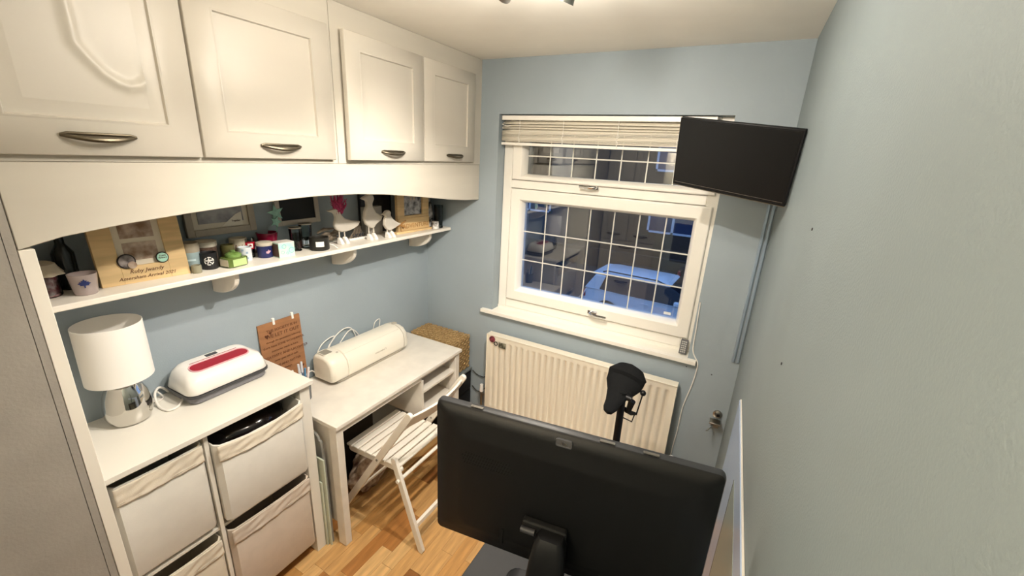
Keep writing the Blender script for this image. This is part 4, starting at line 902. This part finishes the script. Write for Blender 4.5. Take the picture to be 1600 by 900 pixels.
# dangling wire cage / strap at right of the saddle
q0 = SC + side * .092 + nose * -.02 - upv * .010
MB().ball(q0, .013).build('cage_knob', BLACK, t)
MB().tube([q0, q0 + Vector((-.014, 0, -.115))], .003, 8).build('cage_wire', BLACK, t)
q1 = q0 + Vector((-.050, 0, -.108))
MB().tube([q1 + Vector((-.022, 0, .012)), q1 + Vector((-.01, 0, .0)), q1 + Vector((.015, 0, -.006)), q1 + Vector((.034, 0, -.002))], [.006, .011, .011, .006], 10).build('cage_pad', BLACKM, t)
MB().tube([q1 + Vector((.010, 0, .055)), q1 + Vector((.0, 0, .0))], [.016, .012], 10).build('cage_grip', BLACKM, t)
MB().tube([q1 + Vector((-.022, 0, 0)), q1 + Vector((-.028, 0, -.040)), q1 + Vector((.022, 0, -.048)), q1 + Vector((.030, 0, -.002))], .003, 8).build('cage_loop', BLACK, t)
q2 = Vector((-.352, 1.655, .985))
MB().tube([q2 + Vector((-.02, 0, .012)), q2 + Vector((.035, 0, .004)), q2 + Vector((.035, 0, -.022)), q2 + Vector((-.008, 0, -.018)), q2 + Vector((-.015, 0, .01))], .0035, 8).build('strap_loop', BLACK, t)
MB().cyl((-.29, 1.60, .02), (-.29, 1.60, .62), .022).build('frame_tube', BLACK, t)
MB().box(-.33, -.25, 1.05, 1.70, .05, .11).build('frame_beam', BLACK, t, bev=.01)
for y in (1.05, 1.70): MB().box(-.52, -.06, y - .03, y + .03, .0, .05).build('floor_bar', BLACK, t, bev=.01)
# ------------------------------------------------------------------ monitor on black desk
ZK = .93
dk = thing('black_desk', 'black desk top under the large monitor, at the bottom edge of the picture', 'desk', (-.17, .6, 0))
MB().box(-.470, .118, .16, 1.02, ZK - .022, ZK).build('top', mat('charcoal_desk', '242425', .6, var=.06, vscale=30), dk, bev=.003)
for a, b in ((-.43, .90), (.085, .90), (-.43, .24), (.085, .24)): MB().box(a - .022, a + .022, b - .022, b + .022, 0, ZK - .0225).build('leg', BLACK, dk, bev=.003)
t = thing('monitor', 'large black monitor seen from behind, standing on the black desk', 'monitor', (-.234, .7185, ZK), rz=.140)
Wm, z0, z1 = .612, .152, .526
def rz_ring(hx, zb, zt, y, r, n=6):
    cz = (zb + zt) / 2; hz = (zt - zb) / 2
    return [(p[0], y, cz + p[1]) for p in [(q[0], q[1]) for q in rr(hx, hz, 0, r, n)]]
MB().rings([rz_ring(Wm/2, z0, z1, .012, .014), rz_ring(Wm/2, z0, z1, .002, .014), rz_ring(Wm/2 - .002, z0 + .002, z1 - .002, -.003, .014)]).build('screen_bezel', mat('graphite_bezel', '34363a', .35), t, world=False)
MB().rings([rz_ring(Wm/2 - .002, z0 + .002, z1 - .002, -.0032, .013), rz_ring(Wm/2 - .004, z0 + .004, z1 - .004, -.009, .013), rz_ring(Wm/2 - .035, z0 + .028, z1 - .032, -.0115, .015), rz_ring(Wm/2 - .065, z0 + .05, z1 - .065, -.021, .03), rz_ring(Wm/2 - .075, z0 + .06, z1 - .075, -.022, .03)]).build('back_shell', SHELLM, t, world=False, angle=1.2)
MB().box(-Wm/2 + .012, Wm/2 - .012, .0122, .0130, z0 + .02, z1 - .012).build('screen', SCREEN, t, world=False, smooth=False)
mb = MB()
for i in range(19):
    for j in range(4):
        xx = -.232 + i * .0066 + (j % 2) * .003; zz = .388 + j * .0085
        if (i in (0, 18)) and j in (0, 3): continue
        mb.prism([(xx, zz), (xx + .0035, zz), (xx + .0060, zz + .0055), (xx + .0025, zz + .0055)], -.0226, -.0205, 'y')
o = mb.build('vent_slots', mat('recess_shade_black', '030303', .8), t, world=False, smooth=False); o['kind'] = 'stuff'  # raised near-black prisms put the shade of recessed slots into the colour
MB().rings([rz_ring(.0175, .496, .514, -.0095, .004), rz_ring(.0175, .496, .514, -.0145, .004), rz_ring(.0155, .498, .512, -.0145, .003), rz_ring(.0150, .4985, .5115, -.0135, .003)]).build('badge', mat('badge_grey', '76777a', .3, metal=.5), t, world=False)
text('badge_mark', 'hp', .012, frame_M((0, -.0147, .505), (1, 0, 0), (0, 0, 1)), STEEL, t, world=False, shear=.2)
for a_ in (-.16, .13, .215): MB().box(a_ - .06, a_ - .03, -.003, .004, z1 - .0005, z1 + .0015).build('edge_clip', STEEL, t, world=False)
# stand
def nr(hx, y, z, d): return [(p[0], y + p[1], z) for p in [(q[0], q[1]) for q in rr(hx, d, 0, min(hx, d) * .6)]]
MB().rings([nr(.055, -.10, .013, .030), nr(.050, -.10, .05, .026), nr(.042, -.085, .17, .022), nr(.038, -.070, .24, .022), nr(.034, -.055, .280, .024), nr(.026, -.050, .296, .018)]).build('stand_neck', BLACK, t, world=False)
MB().box(-.070, .030, -.040, -.022, .262, .300).build('hinge_plate', BLACKM, t, world=False, bev=.004)
MB().cyl((-.070, -.046, .283), (-.038, -.046, .283), .007).build('hinge_barrel', DGR, t, world=False)
MB().rings([[(p[0], p[1] - .03, z) for p in rr(.125, .105, 0, .03)] for z in (.0005, .010)] + [[(p[0] * .97, p[1] * .97 - .03, .013) for p in rr(.125, .105, 0, .03)]]).build('stand_base', BLACK, t, world=False)
MB().box(-.010, .010, -.1235, -.119, .150, .158).build('cable_clip', STEEL, t, world=False)
MB().box(-.125, -.119, -.0245, -.020, .19, .235).build('port_recess', mat('recess_shade_black', '030303', .8), t, world=False)  # near-black block stands in for the shaded recess
# ------------------------------------------------------------------ ceiling spot fitting
t = thing('ceiling_spotlight', 'brushed steel ceiling spotlight bar, two lamp heads dipping into the top edge', 'ceiling light', (-.655, 1.0, ZC))
MB().lathe([(.06, 0), (.06, -.010), (.045, -.016), (.001, -.016)], (-.655, 1.0, ZC - .0005), 28).build('ceiling_rose', STEEL, t)
MB().tube([(-.80, .80, ZC - .028), (-.655, 1.0, ZC - .024), (-.56, 1.15, ZC - .028)], .008).build('bar', STEEL, t)
for (p, tg, wt, cone, bl) in HEADS:
    p = Vector(p); dvec = (Vector(tg) - p).normalized()
    MB().cyl((p.x, p.y, p.z), (-.655 + (p.x + .655) * .55, 1.0 + (p.y - 1.0) * .55, ZC - .026), .005).build('arm', STEEL, t)
    M = dvec.to_track_quat('Z', 'Y').to_matrix().to_4x4(); M.translation = p
    h = MB().lathe([(.012, -.022), (.017, -.018), (.022, .0), (.031, .055), (.0295, .055), (.020, .0), (.001, -.010)], seg=28).xf(M).build('lamp_head', STEEL, t)
    MB().lathe([(.026, .040), (.022, .046), (.001, .048)], seg=24).xf(M).build('bulb', mat('lamp_glow', 'ffe9c8', .5, emit='ffe2b8', es=6), h)
    ld = bpy.data.lights.new('spot_beam', 'SPOT'); ld.energy = wt; ld.color = WARM; ld.spot_size = math.radians(cone); ld.spot_blend = bl; ld.shadow_soft_size = .022
    lo = bpy.data.objects.new('spot_beam', ld); COL.objects.link(lo); lo.location = p + dvec * .075; lo.rotation_euler = (-dvec).to_track_quat('Z', 'Y').to_euler()
    l2 = bpy.data.lights.new('bulb_spill', 'POINT'); l2.energy = LAMP_SPILL * (.35 if p.x < -.6 else 1); l2.color = WARM; l2.shadow_soft_size = .022
    lo2 = bpy.data.objects.new('bulb_spill', l2); COL.objects.link(lo2); lo2.location = p + dvec * .085
# unseen globe lamp added behind the camera as fill light
t = thing('fill_globe_lamp', 'unseen globe pendant added behind the camera as fill light', 'ceiling light', (-.55, -.72, ZC))
MB().cyl((-.55, -.72, ZC - .001), (-.55, -.72, 2.33), .004).build('flex', WCAB, t)
MB().ball((-.55, -.72, 2.22), .10, seg=24).build('globe', glass('fill_globe_glass', 'fff4e2', 1.2), t)
MB().ball((-.55, -.72, 2.22), .03, seg=12).build('bulb', mat('lamp_glow', 'ffe9c8'), t)
ld = bpy.data.lights.new('fill_light', 'POINT'); ld.energy = FILL_WATTS; ld.color = (1, .93, .82); ld.shadow_soft_size = .09
lo = bpy.data.objects.new('fill_light', ld); COL.objects.link(lo); lo.location = (-.55, -.72, 2.22)
# ------------------------------------------------------------------ outside
GZ = -2.6
ASP = mat('asphalt', '2c2c2e', .8, var=.15, vscale=4, bump=.3, bscale=30)
o = struct(MB().box(-40, 40, 2.8, 45, GZ - .2, GZ).build('street_ground', ASP, smooth=False))
def house(label, x0, x1, y0, y1, h, wins, brick):
    t = thing('house', label, 'house', ((x0 + x1) / 2, y0, GZ))
    MB().box(x0, x1, y0, y1, GZ, GZ + h).build('wall', brick, t, smooth=False)
    MB().prism([(y0 - .3, GZ + h), (y1 + .3, GZ + h), ((y0 + y1) / 2, GZ + h + 2.2)], x0, x1, 'x').build('roof', mat('slate_roof', '33343a', .7), t, smooth=False)
    for (a, b, c_, d_) in wins:
        w_ = MB().box(a, b, y0 - .05, y0 + .0, c_, c_ + .09).box(a, b, y0 - .05, y0, d_ - .09, d_).box(a, a + .09, y0 - .05, y0, c_, d_).box(b - .09, b, y0 - .05, y0, c_, d_).box((a + b) / 2 - .05, (a + b) / 2 + .05, y0 - .05, y0, c_, d_).build('window', mat('white_frame_far', 'd9dbe0', .5), t, smooth=False)
        MB().box(a + .08, b - .08, y0 - .03, y0 - .005, c_ + .08, d_ - .08).build('pane', mat('dark_pane', '2a3a5a', .08), w_, smooth=False)
    return t
BR1 = mat('brown_brick_far', '3a302c', .8, var=.2, vscale=12); BR2 = mat('grey_render_far', '45484e', .8, var=.1, vscale=3)
house('brick house across the street, seen at the right of the lower window', -6.4, 6.0, 20.0, 27.0, 5.6, [(-3.7, -1.5, -1.1, .6), (1.0, 3.0, -1.1, .6), (-3.7, -1.7, 1.6, 2.7), (1, 3, 1.6, 2.7)], BR1)
house('grey rendered house across the street, seen at the left of the lower window', -22.0, -8.0, 21.0, 28.0, 5.6, [(-20, -17.5, -.9, .8), (-15.5, -13.0, -.9, .8), (-11.5, -9.0, -.9, .8)], BR2)
o = MB().box(-30, 30, 17.9, 18.1, GZ, GZ + .8).build('garden_wall', BR1, smooth=False); tag(o, 'low brick garden wall across the street', 'wall')
def make_car(label, loc, rz, paint):
    t = thing('car', label, 'car', loc, rz=rz)
    GL = mat('car_glass', '0c1420', .06); BLK = mat('car_black', '0d0d0f', .5)
    side_p = [(.0, .35), (.03, .75), (.10, .98), (.35, 1.02), (1.0, 1.00), (2.9, .98), (3.6, .90), (4.05, .74), (4.15, .45), (4.10, .28), (.10, .28)]
    # body with tapered sides
    def ring_y(y, k): return [(2.07 + (p[0] - 2.07) * k, y, p[1] if p[1] > .3 else p[1]) for p in side_p]
    MB().rings([ring_y(0.06, .97), ring_y(.0, 1), ring_y(1.74, 1), ring_y(1.68, .97)][0:4]).build('body', paint, t, world=False, bev=.05, bseg=3)
    def up(z, x0, x1, y0, y1): return [(x0, y0, z), (x1, y0, z), (x1, y1, z), (x0, y1, z)]
    MB().rings([up(.97, .12, 3.25, .05, 1.69), up(1.36, .42, 2.55, .19, 1.55), up(1.46, .55, 2.25, .25, 1.49)]).build('cabin', GL, t, world=False, bev=.03)
    MB().rings([up(1.425, .38, 2.40, .20, 1.54), up(1.475, .40, 2.34, .22, 1.52), up(1.515, .62, 2.10, .34, 1.40)]).build('roof', paint, t, world=False, bev=.02)
    MB().rings([[(.06, y, 1.0), (.50, y, 1.0), (.66, y, 1.44), (.36, y, 1.44)] for y in (.04, .10)]).build('rear_pillar', paint, t, world=False, bev=.02)
    MB().rings([[(.18, y, 1.40), (.45, y, 1.40), (.45, y, 1.46), (.22, y, 1.46)] for y in (.22, 1.52)]).build('spoiler', paint, t, world=False, bev=.015)
    for y in (.24, 1.50):
        MB().tube([(.50, y, 1.50), (.62, y, 1.545), (2.05, y, 1.535), (2.25, y, 1.47)], .018, 8).build('roof_rail', BLK, t, world=False)
    for xx in (.80, 3.35):
        for y, s in ((.0, -1), (1.74, 1)):
            MB().lathe([(.37, 0), (.37, .02), (.34, .02), (.34, 0)], seg=28).xf(Matrix.Translation((xx, y + s * .012 - .0, .38)) @ Matrix.Rotation(PI/2, 4, 'X')).build('wheel_arch', BLK, t, world=False)
            wl = MB().lathe([(.24, -.10), (.325, -.09), (.325, .09), (.24, .10), (.001, .08)], seg=28).xf(Matrix.Translation((xx, y - s * .06, .325)) @ Matrix.Rotation(PI/2 * (1 if s < 0 else -1), 4, 'X')).build('wheel', BLK, t, world=False)
            MB().lathe([(.21, .101), (.19, .11), (.05, .10), (.001, .12)], seg=10).xf(Matrix.Translation((xx, y - s * .06, .325)) @ Matrix.Rotation(PI/2 * (1 if s < 0 else -1), 4, 'X')).build('hub', STEEL, wl, world=False)
    MB().box(1.75, 1.95, -.012, .01, .86, .89).build('door_handle', paint, t, world=False, bev=.008)
    MB().box(2.60, 2.78, -.14, .0, 1.02, 1.14).build('wing_mirror', paint, t, world=False, bev=.03)
    MB().box(-.01, .10, .02, .25, .72, .90).build('tail_light', RED, t, world=False, bev=.02)
    return t
CP = mat('white_car_paint', 'e6e8ea', .25, coat=.5); make_car('white hatchback parked outside, seen through the lower window', (-3.70, 11.4, GZ), -.06, CP)
make_car('dark car parked beyond the white hatchback outside', (-1.6, 15.6, GZ), .0, mat('dark_car_paint', '1c2430', .25, coat=.5))
